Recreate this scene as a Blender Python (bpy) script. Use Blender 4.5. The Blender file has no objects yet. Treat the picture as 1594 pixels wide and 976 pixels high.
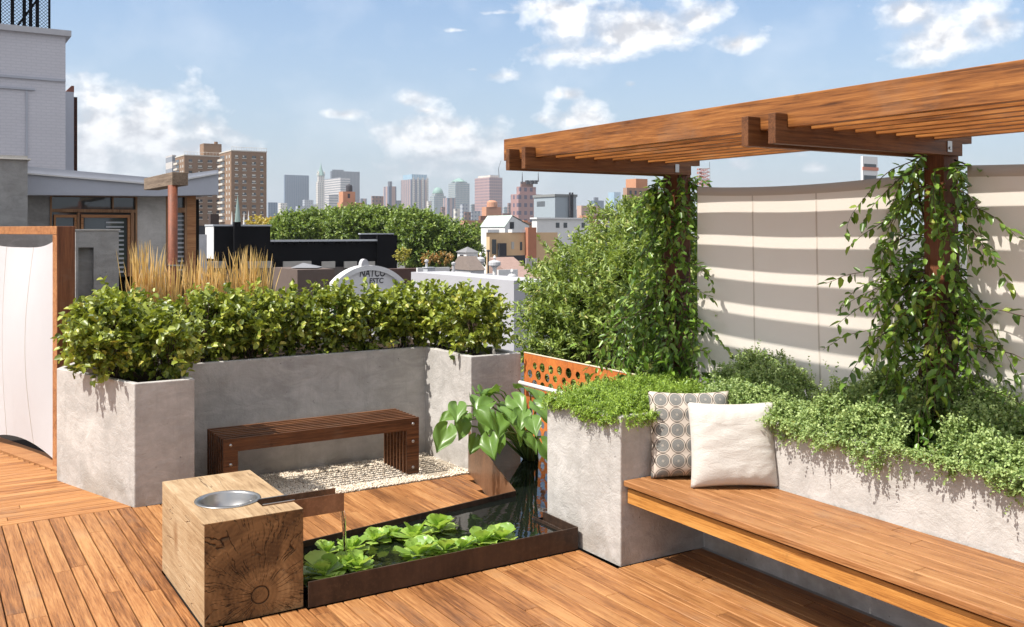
SUN_E = 4.3; SKY_S = .105; EXPO = .74; HAZE = .00011
CLOUD_A = (4.1,4.15,4.4); CLOUD_B = (7.7,7.6,7.5); VEIL = (2.6,3.1,3.8)
import bpy, bmesh, math, random
import numpy as np
from mathutils import Vector, Matrix
rnd = random.Random(7); nr = np.random.default_rng(11)
sc = bpy.context.scene; COL = sc.collection
R = math.radians
# ---------------------------------------------------------------- survey helpers (pixel of the photograph -> place)
F = 1480.0; HZ = 358.0; CH = 1.7; CX = 797.0; TH = R(32); cT, sT = math.cos(TH), math.sin(TH)
def P(px, py, d):
    X = d*(px-CX)/F
    return Vector((cT*X+sT*d, -sT*X+cT*d, CH-d*(py-HZ)/F))
def G(px, py, z=0.0): return P(px, py, F*(CH-z)/(py-HZ))
def ONX(px, py, wx):
    a = cT*(px-CX)/F+sT; return P(px, py, wx/a)
def ONY(px, py, wy):
    b = -sT*(px-CX)/F+cT; return P(px, py, wy/b)
# ---------------------------------------------------------------- object helpers
ORG = {}
def tag(o, label=None, cat=None, group=None, kind=None):
    if label: o['label'] = label
    if cat: o['category'] = cat
    if group: o['group'] = group
    if kind: o['kind'] = kind
    return o
def thing(name, label, cat, loc=(0, 0, 0), group=None):
    o = bpy.data.objects.new(name, None); COL.objects.link(o); o.location = loc
    o.empty_display_size = 0.1
    ORG[o] = Vector(loc); return tag(o, label, cat, group)
class MB:
    def __init__(s): s.v = []; s.f = []; s.m = []
    def add(s, vs, fs, mi=0):
        n = len(s.v); s.v += [tuple(v) for v in vs]; s.f += [tuple(i+n for i in f) for f in fs]; s.m += [mi]*len(fs); return s
    def box(s, x0, y0, z0, x1, y1, z1, mi=0):
        vs = [(x0,y0,z0),(x1,y0,z0),(x1,y1,z0),(x0,y1,z0),(x0,y0,z1),(x1,y0,z1),(x1,y1,z1),(x0,y1,z1)]
        return s.add(vs, [(0,3,2,1),(4,5,6,7),(0,1,5,4),(1,2,6,5),(2,3,7,6),(3,0,4,7)], mi)
    def plank(s, x0, y0, z0, x1, y1, z1, c=.003):
        vs = [(x0,y0,z0),(x1,y0,z0),(x1,y1,z0),(x0,y1,z0),(x0,y0,z1-c),(x1,y0,z1-c),(x1,y1,z1-c),(x0,y1,z1-c),
              (x0+c,y0+c,z1),(x1-c,y0+c,z1),(x1-c,y1-c,z1),(x0+c,y1-c,z1)]
        return s.add(vs, [(0,1,5,4),(1,2,6,5),(2,3,7,6),(3,0,4,7),(4,5,9,8),(5,6,10,9),(6,7,11,10),(7,4,8,11),(8,9,10,11)])
    def prism(s, poly, z0, z1, mi=0):
        n = len(poly); vs = [(x,y,z0) for x,y in poly]+[(x,y,z1) for x,y in poly]
        return s.add(vs, [tuple(range(n-1,-1,-1)), tuple(range(n,2*n))]+[(i,(i+1)%n,(i+1)%n+n,i+n) for i in range(n)], mi)
    def prism_y(s, poly, y0, y1):       # poly in x,z
        n = len(poly); vs = [(x,y0,z) for x,z in poly]+[(x,y1,z) for x,z in poly]
        return s.add(vs, [tuple(range(n)), tuple(range(2*n-1,n-1,-1))]+[(i+n,(i+1)%n+n,(i+1)%n,i) for i in range(n)])
    def tube(s, pts, rad, n=6, cap=True):
        pts = [Vector(p) for p in pts]; k = len(pts)
        if not hasattr(rad, '__len__'): rad = [rad]*k
        vs = []; up = Vector((0,0,1)); pu = None
        for i, p in enumerate(pts):
            t = (pts[min(i+1,k-1)]-pts[max(i-1,0)]).normalized()
            if pu is None: pu = t.cross(up if abs(t.z) < .9 else Vector((1,0,0))).normalized()
            pu = (pu-t*pu.dot(t)).normalized(); w = t.cross(pu)
            for j in range(n):
                a = 2*math.pi*j/n; vs.append(p+(pu*math.cos(a)+w*math.sin(a))*rad[i])
        fs = [(i*n+j, i*n+(j+1)%n, (i+1)*n+(j+1)%n, (i+1)*n+j) for i in range(k-1) for j in range(n)]
        if cap: fs += [tuple(range(n-1,-1,-1)), tuple(range((k-1)*n, k*n))]
        return s.add(vs, fs)
    def lathe(s, prof, c, n=24):        # prof list of (r,z)
        vs = []; k = len(prof)
        for r, z in prof:
            for j in range(n):
                a = 2*math.pi*j/n; vs.append((c[0]+r*math.cos(a), c[1]+r*math.sin(a), c[2]+z))
        fs = [(i*n+j, i*n+(j+1)%n, (i+1)*n+(j+1)%n, (i+1)*n+j) for i in range(k-1) for j in range(n)]
        return s.add(vs, fs)
    def quad(s, a, b, c, d): return s.add([a,b,c,d], [(0,1,2,3)])
    def build(s, name, mat, parent=None, smooth=False, bevel=0):
        org = ORG.get(parent, Vector((0,0,0))); me = bpy.data.meshes.new(name)
        me.from_pydata([tuple(Vector(v)-org) for v in s.v], [], s.f); me.update()
        for m in (mat if isinstance(mat, (list, tuple)) else [mat]): me.materials.append(m)
        if any(s.m): me.polygons.foreach_set('material_index', s.m)
        if smooth: me.polygons.foreach_set('use_smooth', [True]*len(me.polygons))
        return link(name, me, parent, bevel)
def link(name, me, parent=None, bevel=0):
    o = bpy.data.objects.new(name, me); COL.objects.link(o)
    if parent: o.parent = parent
    ORG[o] = ORG.get(parent, Vector((0,0,0)))
    if bevel:
        b = o.modifiers.new('bevel', 'BEVEL'); b.width = bevel; b.segments = 2; b.limit_method = 'ANGLE'; b.angle_limit = R(40)
    return o
def one(name, mb, mat, label, cat, loc=None, **k):     # a thing that is one mesh
    g = k.pop('group', None); kd = k.pop('kind', None)
    o = mb.build(name, mat, None, **k)
    return tag(o, label, cat, g, kd)
def struct(name, mb, mat, **k): o = mb.build(name, mat, None, **k); o['kind'] = 'structure'; return o
def npmesh(name, V, Q, mat, parent=None, smooth=False):
    org = ORG.get(parent, Vector((0,0,0))); V = np.asarray(V, dtype=np.float32)-np.array(org, dtype=np.float32); Q = np.asarray(Q, dtype=np.int32)
    k = Q.shape[1]; me = bpy.data.meshes.new(name)
    me.vertices.add(len(V)); me.vertices.foreach_set('co', V.ravel())
    me.loops.add(Q.size); me.loops.foreach_set('vertex_index', Q.ravel())
    me.polygons.add(len(Q)); me.polygons.foreach_set('loop_start', np.arange(0, Q.size, k, dtype=np.int32))
    me.update(calc_edges=True); me.materials.append(mat)
    if smooth: me.polygons.foreach_set('use_smooth', np.ones(len(Q), dtype=bool))
    return link(name, me, parent)
# ---------------------------------------------------------------- foliage helpers
def unit(a): return a/np.maximum(np.linalg.norm(a, axis=-1, keepdims=True), 1e-9)
def leaf_geo(pos, d, nrm, L, W, fold=.25, droop=.15):
    pos = np.asarray(pos, float); N = len(pos); d = unit(d); nrm = unit(nrm-(nrm*d).sum(1, keepdims=True)*d); s = np.cross(d, nrm)
    L = np.broadcast_to(L, (N,))[:, None]; W = np.broadcast_to(W, (N,))[:, None]
    T = [(0,0,0),(.32,.5,fold),(.72,.40,fold*.7),(1,0,0),(.72,-.40,fold*.7),(.32,-.5,fold)]
    V = np.stack([pos+d*L*t+s*W*u+nrm*(W*h-L*droop*t*t) for t, u, h in T], 1).reshape(-1, 3)
    b = np.arange(N)[:, None]*6
    Q = np.concatenate([b+np.array([0,3,2,1]), b+np.array([0,5,4,3])])
    return V, Q
def twig_leaves(P0, D, ln, k, L, W, spread=.9, up=.35, jit=.35, fold=.25, droop=.15, start=.1):
    """alternate leaves along short twigs; arrays of twig start, direction, length"""
    M = len(P0); D = unit(np.asarray(D, float)); t = (np.arange(k)+.5)/k; t = start+(1-start)*t
    ln = np.broadcast_to(ln, (M,))
    base = P0[:, None, :]+D[:, None, :]*(ln[:, None]*t[None, :])[..., None]
    a = nr.normal(size=(M, 3)); side = unit(np.cross(D, a)); sgn = np.where(np.arange(k)%2, 1., -1.)
    ld = D[:, None, :]*(1-.5*spread)+side[:, None, :]*sgn[None, :, None]*spread+nr.normal(size=(M, k, 3))*jit
    ln_ = nr.normal(size=(M, k, 3))*jit; ln_[..., 2] += 1.0; ln_ += np.array([-.25, -.1, 0])
    sz = nr.uniform(.65, 1.15, (M, k))
    return leaf_geo(base.reshape(-1, 3), ld.reshape(-1, 3)+np.array([0,0,up*.3]), ln_.reshape(-1, 3), (L*sz).ravel(), (W*sz).ravel(), fold, droop)
def cat(*g):
    V = []; Q = []; n = 0
    for v, q in g: V.append(v); Q.append(q+n); n += len(v)
    return np.concatenate(V), np.concatenate(Q)
# ---------------------------------------------------------------- materials
def new_mat(name):
    m = bpy.data.materials.new(name); m.use_nodes = True; nt = m.node_tree; nt.nodes.clear()
    out = nt.nodes.new('ShaderNodeOutputMaterial'); return m, nt, out
class N:
    def __init__(s, nt): s.nt = nt
    def n(s, t, **k):
        x = s.nt.nodes.new(t)
        for a, b in k.items(): setattr(x, a, b)
        return x
    def l(s, a, b): s.nt.links.new(a, b)
    def setv(s, sock, v):
        if isinstance(v, bpy.types.NodeSocket): s.l(v, sock)
        else: sock.default_value = v
    def math(s, op, a, b=0.0, c=None, clamp=False):
        x = s.n('ShaderNodeMath', operation=op, use_clamp=clamp); s.setv(x.inputs[0], a); s.setv(x.inputs[1], b)
        if c is not None: s.setv(x.inputs[2], c)
        return x.outputs[0]
    def coord(s, scale=(1,1,1), loc=(0,0,0), rot=(0,0,0), src='Object'):
        t = s.n('ShaderNodeTexCoord'); m = s.n('ShaderNodeMapping'); m.inputs['Scale'].default_value = scale
        m.inputs['Location'].default_value = loc; m.inputs['Rotation'].default_value = rot; s.l(t.outputs[src], m.inputs['Vector']); return m.outputs[0]
    def noise(s, vec, scale=5, detail=4, rough=.55, dist=0):
        x = s.n('ShaderNodeTexNoise'); s.l(vec, x.inputs['Vector']); x.inputs['Scale'].default_value = scale
        x.inputs['Detail'].default_value = detail; x.inputs['Roughness'].default_value = rough; x.inputs['Distortion'].default_value = dist; return x.outputs['Fac']
    def ramp(s, f, stops):
        x = s.n('ShaderNodeValToRGB'); e = x.color_ramp.elements
        while len(e) < len(stops): e.new(.5)
        for i, (p, c) in enumerate(stops): e[i].position = p; e[i].color = (*c, 1) if not isinstance(c, (int, float)) else (c, c, c, 1)
        s.l(f, x.inputs[0]); return x.outputs[0]
    def mix(s, f, a, b, mode='MIX'):
        x = s.n('ShaderNodeMix', data_type='RGBA', blend_type=mode); s.setv(x.inputs[0], f)
        s.setv(x.inputs[6], a if isinstance(a, bpy.types.NodeSocket) else (*a, 1)); s.setv(x.inputs[7], b if isinstance(b, bpy.types.NodeSocket) else (*b, 1)); return x.outputs[2]
    def bump(s, h, st=.3, dist=.01, nrm=None):
        x = s.n('ShaderNodeBump'); x.inputs['Strength'].default_value = st; x.inputs['Distance'].default_value = dist; s.l(h, x.inputs['Height'])
        if nrm: s.l(nrm, x.inputs['Normal'])
        return x.outputs[0]
    def bsdf(s, out, col, rough=.6, metal=0, bump=None, spec=.5, **k):
        b = s.n('ShaderNodeBsdfPrincipled'); s.setv(b.inputs['Base Color'], col if isinstance(col, bpy.types.NodeSocket) else (*col, 1))
        s.setv(b.inputs['Roughness'], rough); s.setv(b.inputs['Metallic'], metal); b.inputs['Specular IOR Level'].default_value = spec
        for a, v in k.items(): s.setv(b.inputs[a.replace('_', ' ')], v)
        if bump: s.l(bump, b.inputs['Normal'])
        s.l(b.outputs[0], out.inputs[0]); return b
def plain(name, col, rough=.6, metal=0, var=.12, scale=6, bump=.1, spec=.4):
    m, nt, out = new_mat(name); n = N(nt); c = n.coord()
    f = n.noise(c, scale, 5, .6); g = n.noise(c, scale*9, 3, .6)
    k = n.mix(f, tuple(x*(1-var) for x in col), tuple(min(1, x*(1+var)) for x in col)); k = n.mix(n.math('MULTIPLY', g, .35), k, tuple(x*(1-1.5*var) for x in col))
    n.bsdf(out, k, rough, metal, n.bump(g, bump, .01), spec); return m
def concrete(name, col=(.47,.445,.425), stain=.5):
    m, nt, out = new_mat(name); n = N(nt); c = n.coord()
    a = n.noise(c, 1.6, 6, .62, .4); b = n.noise(c, 7, 6, .7, .8); d = n.noise(c, 60, 4, .7)
    tw = n.noise(n.coord((1,1,2.2),(3,1,0)), 3.4, 8, .72, 1.3); k = n.mix(n.ramp(a, [(.35, 0.), (.65, 1.)]), tuple(x*.72 for x in col), tuple(x*1.12 for x in col)); k = n.mix(n.math('MULTIPLY', n.ramp(tw, [(.46, 0.), (.60, 1.)]), .38), k, tuple(min(1, x*1.32) for x in col)); k = n.mix(n.math('MULTIPLY', n.ramp(tw, [(.30, 1.), (.42, 0.)]), .45), k, (col[0]*.62, col[1]*.61, col[2]*.60))
    k = n.mix(n.math('MULTIPLY', n.ramp(b, [(.42, 0.), (.72, 1.)]), .5), k, tuple(x*.7 for x in (col[0]*1.0, col[1]*.98, col[2]*.94)))
    v = n.n('ShaderNodeTexVoronoi'); n.l(n.coord(), v.inputs['Vector']); v.inputs['Scale'].default_value = 17
    pit = n.ramp(v.outputs['Distance'], [(.03, 1.), (.09, 0.)]); pit = n.math('MULTIPLY', pit, n.ramp(n.noise(n.coord(loc=(8,8,8)), 4, 3), [(.48, 0.), (.56, 1.)])); k = n.mix(n.math('MULTIPLY', pit, .75), k, (.15,.14,.13)); dr = n.noise(n.coord((9,9,.9),(1,2,3)), 1.0, 5, .7); k = n.mix(n.math('MULTIPLY', n.ramp(dr, [(.54, 0.), (.70, 1.)]), .38), k, tuple(x*.62 for x in col))
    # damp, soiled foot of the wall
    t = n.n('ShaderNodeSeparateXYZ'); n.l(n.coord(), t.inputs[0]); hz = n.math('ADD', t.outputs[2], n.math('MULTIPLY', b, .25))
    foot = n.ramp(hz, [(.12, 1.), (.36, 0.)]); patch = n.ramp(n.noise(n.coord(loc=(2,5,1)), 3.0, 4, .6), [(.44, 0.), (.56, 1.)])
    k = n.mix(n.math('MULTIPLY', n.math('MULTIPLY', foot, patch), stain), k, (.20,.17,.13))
    h = n.math('ADD', n.math('MULTIPLY', b, .8), n.math('MULTIPLY', d, .25)); h = n.math('SUBTRACT', h, n.math('MULTIPLY', pit, .4))
    n.bsdf(out, k, .85, 0, n.bump(h, .85, .014), .25); return m
def wood(name, axis=1, cols=((.16,.062,.022),(.36,.155,.055),(.50,.245,.10)), rough=.5, fine=1.0, vary=.5, knots=True):
    m, nt, out = new_mat(name); n = N(nt); geo = n.n('ShaderNodeNewGeometry'); ri = geo.outputs['Random Per Island']
    tc = n.n('ShaderNodeTexCoord'); off = n.n('ShaderNodeCombineXYZ')
    for i in range(3): n.l(n.math('MULTIPLY', ri, 13.7+7.1*i), off.inputs[i])
    va = n.n('ShaderNodeVectorMath', operation='ADD'); n.l(tc.outputs['Object'], va.inputs[0]); n.l(off.outputs[0], va.inputs[1])
    def mp(sc_):
        x = n.n('ShaderNodeMapping'); x.inputs['Scale'].default_value = sc_; n.l(va.outputs[0], x.inputs['Vector']); return x.outputs[0]
    sl = [42*fine]*3; sl[axis] = 1.9*fine; sf = [190*fine]*3; sf[axis] = 7*fine; sb = [5.]*3; sb[axis] = .8
    f1 = n.noise(mp(sb), 1.0, 3, .5, 1.2)
    w = n.noise(mp(sl), 1.0, 5, .62, .9 if knots else .4); g = n.noise(mp(sf), 1.0, 4, .7, .2)
    v = n.math('ADD', n.math('ADD', .5, n.math('MULTIPLY', n.math('SUBTRACT', w, .5), .75)), n.math('ADD', n.math('MULTIPLY', n.math('SUBTRACT', f1, .5), .45), n.math('MULTIPLY', n.math('SUBTRACT', g, .5), .8)))
    v = n.math('ADD', v, n.math('MULTIPLY', n.math('SUBTRACT', ri, .5), vary*.30))
    k = n.ramp(v, [(.26, cols[0]), (.5, cols[1]), (.76, cols[2])])
    line = n.ramp(g, [(.30, 1.), (.42, 0.)]); k = n.mix(n.math('MULTIPLY', line, .4), k, tuple(x*.45 for x in cols[0]))
    hue = n.math('FRACT', n.math('MULTIPLY', ri, 7.31)); k = n.mix(n.math('MULTIPLY', hue, .15*vary*2), k, (cols[1][0]*.8, cols[1][1]*.95, cols[1][2]*1.05)); gs = n.ramp(n.noise(mp((1.7,1.7,1.7)), 1.0, 5, .7), [(.56, 0.), (.72, 1.)]); k = n.mix(n.math('MULTIPLY', gs, .28), k, (.22,.165,.12)); sp_ = n.ramp(n.noise(mp((9,9,9)), 1.0, 3, .6), [(.66, 0.), (.74, 1.)]); k = n.mix(n.math('MULTIPLY', sp_, .35), k, tuple(x*.4 for x in cols[0]))
    n.bsdf(out, k, n.math('ADD', rough-.08, n.math('MULTIPLY', g, .2)), 0, n.bump(n.math('ADD', g, w), .22, .004), .35); return m
def leafmat(name, a, b, trans=.3, rough=.42, dark=None, yellow=None):
    m, nt, out = new_mat(name); n = N(nt); geo = n.n('ShaderNodeNewGeometry'); ri = geo.outputs['Random Per Island']
    f = n.noise(n.coord(), 3, 2); v = n.math('ADD', n.math('MULTIPLY', ri, .75), n.math('MULTIPLY', f, .3))
    st = [(.1, a), (.85, b)]
    if yellow: st = [(.1, a), (.8, b), (.97, yellow)]
    k = n.ramp(v, st)
    p = n.n('ShaderNodeBsdfPrincipled'); n.l(k, p.inputs['Base Color']); p.inputs['Roughness'].default_value = rough; p.inputs['Specular IOR Level'].default_value = .5
    t = n.n('ShaderNodeBsdfTranslucent'); tk = n.mix(.55, k, (b[0]*1.5, b[1]*1.45, b[2]*.6)); n.l(tk, t.inputs[0])
    mx = n.n('ShaderNodeMixShader'); mx.inputs[0].default_value = trans; n.l(p.outputs[0], mx.inputs[1]); n.l(t.outputs[0], mx.inputs[2]); n.l(mx.outputs[0], out.inputs[0]); return m
def cloth(name, col, trans=0.0, weave=900, bump=.15, wr=None):
    m, nt, out = new_mat(name); n = N(nt); c = n.coord()
    f = n.noise(c, 2.5, 4, .6); g = n.noise(n.coord((1,1,6)), weave*.15, 2, .5); g2 = n.noise(n.coord((6,6,1)), weave*.15, 2, .5)
    k = n.mix(f, tuple(x*.93 for x in col), col); k = n.mix(n.math('MULTIPLY', n.math('ADD', g, g2), .12), k, tuple(x*.7 for x in col))
    h = n.math('ADD', g, g2)
    if wr: h = n.math('ADD', h, n.math('MULTIPLY', n.noise(n.coord(wr), 6, 4, .6, 1.0), 2.2))
    b = n.bump(h, bump, .006)
    p = n.n('ShaderNodeBsdfPrincipled'); n.l(k, p.inputs['Base Color']); p.inputs['Roughness'].default_value = .9; p.inputs['Specular IOR Level'].default_value = .15; n.l(b, p.inputs['Normal'])
    if trans:
        t = n.n('ShaderNodeBsdfTranslucent'); n.l(k, t.inputs[0]); mx = n.n('ShaderNodeMixShader'); mx.inputs[0].default_value = trans
        n.l(p.outputs[0], mx.inputs[1]); n.l(t.outputs[0], mx.inputs[2]); n.l(mx.outputs[0], out.inputs[0])
    else: n.l(p.outputs[0], out.inputs[0])
    return m
def steel(name, col=(.6,.6,.6), rough=.25):
    m, nt, out = new_mat(name); n = N(nt); g = n.noise(n.coord((1,1,14)), 20, 3, .6)
    n.bsdf(out, col, n.math('ADD', rough-.05, n.math('MULTIPLY', g, .15)), 1.0, n.bump(g, .05, .002)); return m
def corten(name, a=(.055,.035,.024), b=(.15,.085,.05), rough=.5, metal=.35):
    m, nt, out = new_mat(name); n = N(nt); f = n.noise(n.coord(), 3.2, 7, .68, .6); g = n.noise(n.coord(), 45, 4, .7)
    s = n.noise(n.coord((16, 16, 1.2)), 1.3, 4, .6); k = n.ramp(n.math('ADD', n.math('MULTIPLY', f, .7), n.math('MULTIPLY', s, .3)), [(.36, a), (.64, b)])
    k = n.mix(n.math('MULTIPLY', n.ramp(g, [(.5, 0.), (.75, 1.)]), .5), k, tuple(x*1.5 for x in b))
    n.bsdf(out, k, n.math('ADD', rough-.15, n.math('MULTIPLY', f, .35)), metal, n.bump(g, .15, .003)); return m
def glassy(name, col=(.02,.025,.03), rough=.04):
    m, nt, out = new_mat(name); n = N(nt); f = n.noise(n.coord(), .7, 2); n.bsdf(out, n.mix(f, col, tuple(x*1.8 for x in col)), rough, 0, n.bump(f, .03, .05), .9); return m
def brickmat(name, c1, c2, mortar, scale=1.0, bw=.22, bh=.075, rough=.9):
    m, nt, out = new_mat(name); n = N(nt); t = n.n('ShaderNodeTexCoord'); s = n.n('ShaderNodeSeparateXYZ'); n.l(t.outputs['Object'], s.inputs[0])
    cb = n.n('ShaderNodeCombineXYZ'); n.l(n.math('ADD', s.outputs[0], s.outputs[1]), cb.inputs[0]); n.l(s.outputs[2], cb.inputs[1])
    b = n.n('ShaderNodeTexBrick'); n.l(cb.outputs[0], b.inputs['Vector']); b.inputs['Scale'].default_value = scale; b.inputs['Brick Width'].default_value = bw; b.inputs['Row Height'].default_value = bh
    b.inputs['Mortar Size'].default_value = .012; b.inputs['Color1'].default_value = (*c1, 1); b.inputs['Color2'].default_value = (*c2, 1); b.inputs['Mortar'].default_value = (*mortar, 1)
    f = n.noise(n.coord(), .5, 5, .6); k = n.mix(n.math('MULTIPLY', f, .45), b.outputs['Color'], tuple(x*.6 for x in c1)); n.bsdf(out, k, rough, 0, n.bump(b.outputs['Fac'], .3, -.01), .2); return m
def facade(name, wall, glass, fw, fh, wfrac=.5, hfrac=.5, rough=.5, gr=.25):
    """far tower skin: storeys and bays as its own pattern"""
    m, nt, out = new_mat(name); n = N(nt); t = n.n('ShaderNodeTexCoord'); s = n.n('ShaderNodeSeparateXYZ'); n.l(t.outputs['Object'], s.inputs[0])
    u = n.math('FRACT', n.math('DIVIDE', n.math('ADD', s.outputs[0], s.outputs[1]), fw)); v = n.math('FRACT', n.math('DIVIDE', s.outputs[2], fh))
    mu = n.math('LESS_THAN', u, wfrac); mv = n.math('LESS_THAN', v, hfrac); g = n.n('ShaderNodeNewGeometry'); sn = n.n('ShaderNodeSeparateXYZ'); n.l(g.outputs['Normal'], sn.inputs[0])
    side = n.math('LESS_THAN', n.math('ABSOLUTE', sn.outputs[2]), .5); f = n.math('MULTIPLY', n.math('MULTIPLY', mu, mv), side)
    w = n.noise(n.coord(), .03, 4); k = n.mix(w, tuple(x*.85 for x in wall), tuple(x*1.1 for x in wall))
    k = n.mix(f, k, glass); n.bsdf(out, k, n.math('SUBTRACT', rough, n.math('MULTIPLY', f, rough-gr)), 0, None, .5); return m
# ================================================================= materials in use
M_conc = concrete('concrete', (.465,.445,.425)); M_conc2 = concrete('stucco_grey', (.30,.295,.29), .3)
DK = ((.115,.040,.012),(.315,.132,.044),(.49,.25,.098))
M_deckA = wood('deck_wood', 1, DK, .5, 1, .75); M_deckB = wood('deck_wood_across', 0, ((.17,.060,.018),(.38,.162,.053),(.54,.275,.105)), .5, 1, .6)
M_seat = wood('seat_wood', 1, ((.11,.041,.014),(.295,.126,.044),(.44,.222,.092)), .5, .9, .8)
M_perg = wood('pergola_wood', 1, ((.085,.028,.007),(.25,.094,.023),(.43,.195,.055)), .5, .6, .35)
M_beam = wood('beam_wood', 0, ((.065,.024,.009),(.135,.054,.020),(.22,.095,.035)), .5, .9, .3)
M_post = wood('post_wood', 2, ((.07,.022,.01),(.14,.05,.022),(.22,.085,.035)), .55, .9, .3)
M_frame = wood('frame_wood', 0, ((.2,.08,.03),(.38,.17,.07),(.5,.26,.11)), .5, .9, .3)
M_dbench = wood('dark_bench_wood', 0, ((.05,.020,.009),(.13,.052,.022),(.27,.115,.045)), .42, 1, .4)
M_soil = plain('soil', (.05,.035,.022), .95, 0, .4, 30, .8, .1)
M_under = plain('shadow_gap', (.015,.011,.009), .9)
M_steel = steel('brushed_steel', (.45,.44,.43), .3); M_corten = corten('dark_weathered_steel', (.025,.016,.012), (.085,.048,.030)); M_plate = corten('bronze_steel_plate', (.13,.07,.04), (.30,.17,.10), .4, .5)
M_rust = corten('orange_rusted_steel', (.33,.085,.016), (.56,.17,.03), .8, .0)
M_canvas = cloth('cream_canvas', (.84,.785,.71), .28, 900, .1); M_seam = cloth('canvas_seam', (.60,.55,.49), 0); M_hem = cloth('canvas_hem', (.58,.53,.47), .15)
M_white_canvas = cloth('white_canvas', (.68,.68,.71), .08, 900, .6, (.6,.6,.25))
M_linen = cloth('white_linen', (.68,.645,.60), 0, 700, .6, (1.0, 1.0, 3)); M_bark = plain('bark', (.12,.08,.055), .9, 0, .35, 30, .6)
M_whitepaint = plain('white_paint', (.78,.78,.78), .5)

# ================================================================= ground, own building, deck
ms = MB(); ms.box(-5500, -2800, -14.5, 5500, 5500, -14); struct('ground', ms, plain('street_ground', (.13,.125,.12), .9, 0, .3, .05, .1))
b = MB(); b.box(-9, -5, -13.9, 4.08, 8.4, -.16); one('terrace_building', b, brickmat('terrace_brick', (.30,.13,.08), (.36,.17,.11), (.4,.37,.33)), 'brick building that carries the roof terrace, under the wooden deck', 'building')
PW = .0815
def yrim(x): return 4.655+.1535*(x-1.678)          # rear rim of the pond
def xpl(y): return 3.07+.314*(y-4.87)              # steel plate beside the lower deck
def planks_y(mb, x0, x1, ylo, yhi, z, seed):
    q = random.Random(seed); x = x0; i = 0
    while x < x1-.01:
        xa, xb = x+.003, min(x+PW, x1)-.003; lo = ylo(x+PW/2) if callable(ylo) else ylo; hi = yhi(x+PW/2) if callable(yhi) else yhi
        y = lo-q.uniform(0, 1.4)
        while y < hi-.02:
            e = y+q.choice([1.25,1.6,1.9,2.3]); a, c = max(y, lo), min(e, hi)
            if c-a > .02: mb.plank(xa, a+.0015, z-.024, xb, c-.0015, z)
            y = e
        x += PW
deck = MB()
planks_y(deck, -4.4, 1.0315, -1.5, 6.185, 0, 1); planks_y(deck, 1.0315, 1.485, -1.5, lambda x: 4.125, 0, 2)
planks_y(deck, 1.0315, 1.485, 4.955, 6.185, 0, 3); planks_y(deck, 1.485, 2.985, -1.5, 4.098, 0, 4); planks_y(deck, 2.985, 3.56, -1.5, 3.775, 0, 5)
struct('deck', deck, M_deckA)
d2 = MB(); q = random.Random(9); y = 6.19
while y < 9.4:
    xr = 1.22-(y-6.16)*.335; x = xr; first = True
    while x > -4.4:
        e = x-(q.uniform(.5,2.2) if first else q.choice([1.6,2.2,2.6])); first = False
        d2.plank(max(e,-4.4)+.0015, y+.003, -.024, x-.0015, y+PW-.003, 0); x = e
    y += PW
struct('deck', d2, M_deckB)
d3 = MB()
planks_y(d3, 1.487, 3.5, lambda x: yrim(x)+.012 if x < 3.0 else 4.95+(x-3.09)/.314*1.0+.02, 6.12, -.10, 12)
struct('deck', d3, M_deckA)
un = MB(); un.box(-4.4,-1.5,-.10,1.487,9.4,-.03); un.box(1.487,-1.5,-.10,3.56,4.09,-.03); un.box(1.487,4.6,-.158,3.5,6.88,-.13); struct('deck_underlay', un, M_under)
# gravel bed
g = MB(); g.box(1.487, 6.13, -.129, 3.50, 6.88, -.098); struct('gravel_bed', g, plain('grit', (.42,.36,.28), .95, 0, .3, 60, .6))
def ico():
    t = (1+5**.5)/2; v = [(-1,t,0),(1,t,0),(-1,-t,0),(1,-t,0),(0,-1,t),(0,1,t),(0,-1,-t),(0,1,-t),(t,0,-1),(t,0,1),(-t,0,-1),(-t,0,1)]
    f = [(0,11,5),(0,5,1),(0,1,7),(0,7,10),(0,10,11),(1,5,9),(5,11,4),(11,10,2),(10,7,6),(7,1,8),(3,9,4),(3,4,2),(3,2,6),(3,6,8),(3,8,9),(4,9,5),(2,4,11),(6,2,10),(8,6,7),(9,8,1)]
    return np.array(v)/np.linalg.norm(v[0]), np.array(f)
iv, fi = ico()
def stones(n, x0, x1, y0, y1, z, r0, r1, keep=None):
    c = np.stack([nr.uniform(x0,x1,n), nr.uniform(y0,y1,n), z+nr.uniform(-.2,1,n)*r1*1.2], 1)
    if keep is not None: c = c[keep(c)]
    n = len(c); s = nr.uniform(r0, r1, (n,1,1))*nr.uniform(.6,1.25,(n,1,3)); V = iv[None]*s*(1+nr.normal(size=(n,12,1))*.14)
    a = nr.uniform(0,6.28,n); ca, sa = np.cos(a)[:,None], np.sin(a)[:,None]; x, yv = V[...,0].copy(), V[...,1].copy(); V[...,0] = x*ca-yv*sa; V[...,1] = x*sa+yv*ca
    V += c[:,None]; return V.reshape(-1,3), (np.arange(n)[:,None,None]*12+fi[None]).reshape(-1,3)
mg, ntg, og = new_mat('pale_gravel'); ng = N(ntg); gg = ng.n('ShaderNodeNewGeometry')
ng.bsdf(og, ng.ramp(gg.outputs['Random Per Island'], [(0,(.42,.33,.24)),(.3,(.68,.58,.46)),(.8,(.82,.75,.64)),(1,(.56,.50,.43))]), .8)
bare = lambda c: ~((c[:,0] > 3.12+.1*np.sin(c[:,1]*9)) & (c[:,1] > 6.22+.08*np.sin(c[:,0]*17)) & (c[:,1] < 6.8+.06*np.sin(c[:,0]*11)) & (nr.random(len(c)) < .93))
V, Q = stones(30000, 1.5, 3.49, 6.125, 6.87, -.096, .0035, .0065, bare)
tag(npmesh('gravel', V, Q, mg), 'pale pea gravel spread under and around the slatted bench', 'gravel', None, 'stuff')

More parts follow.
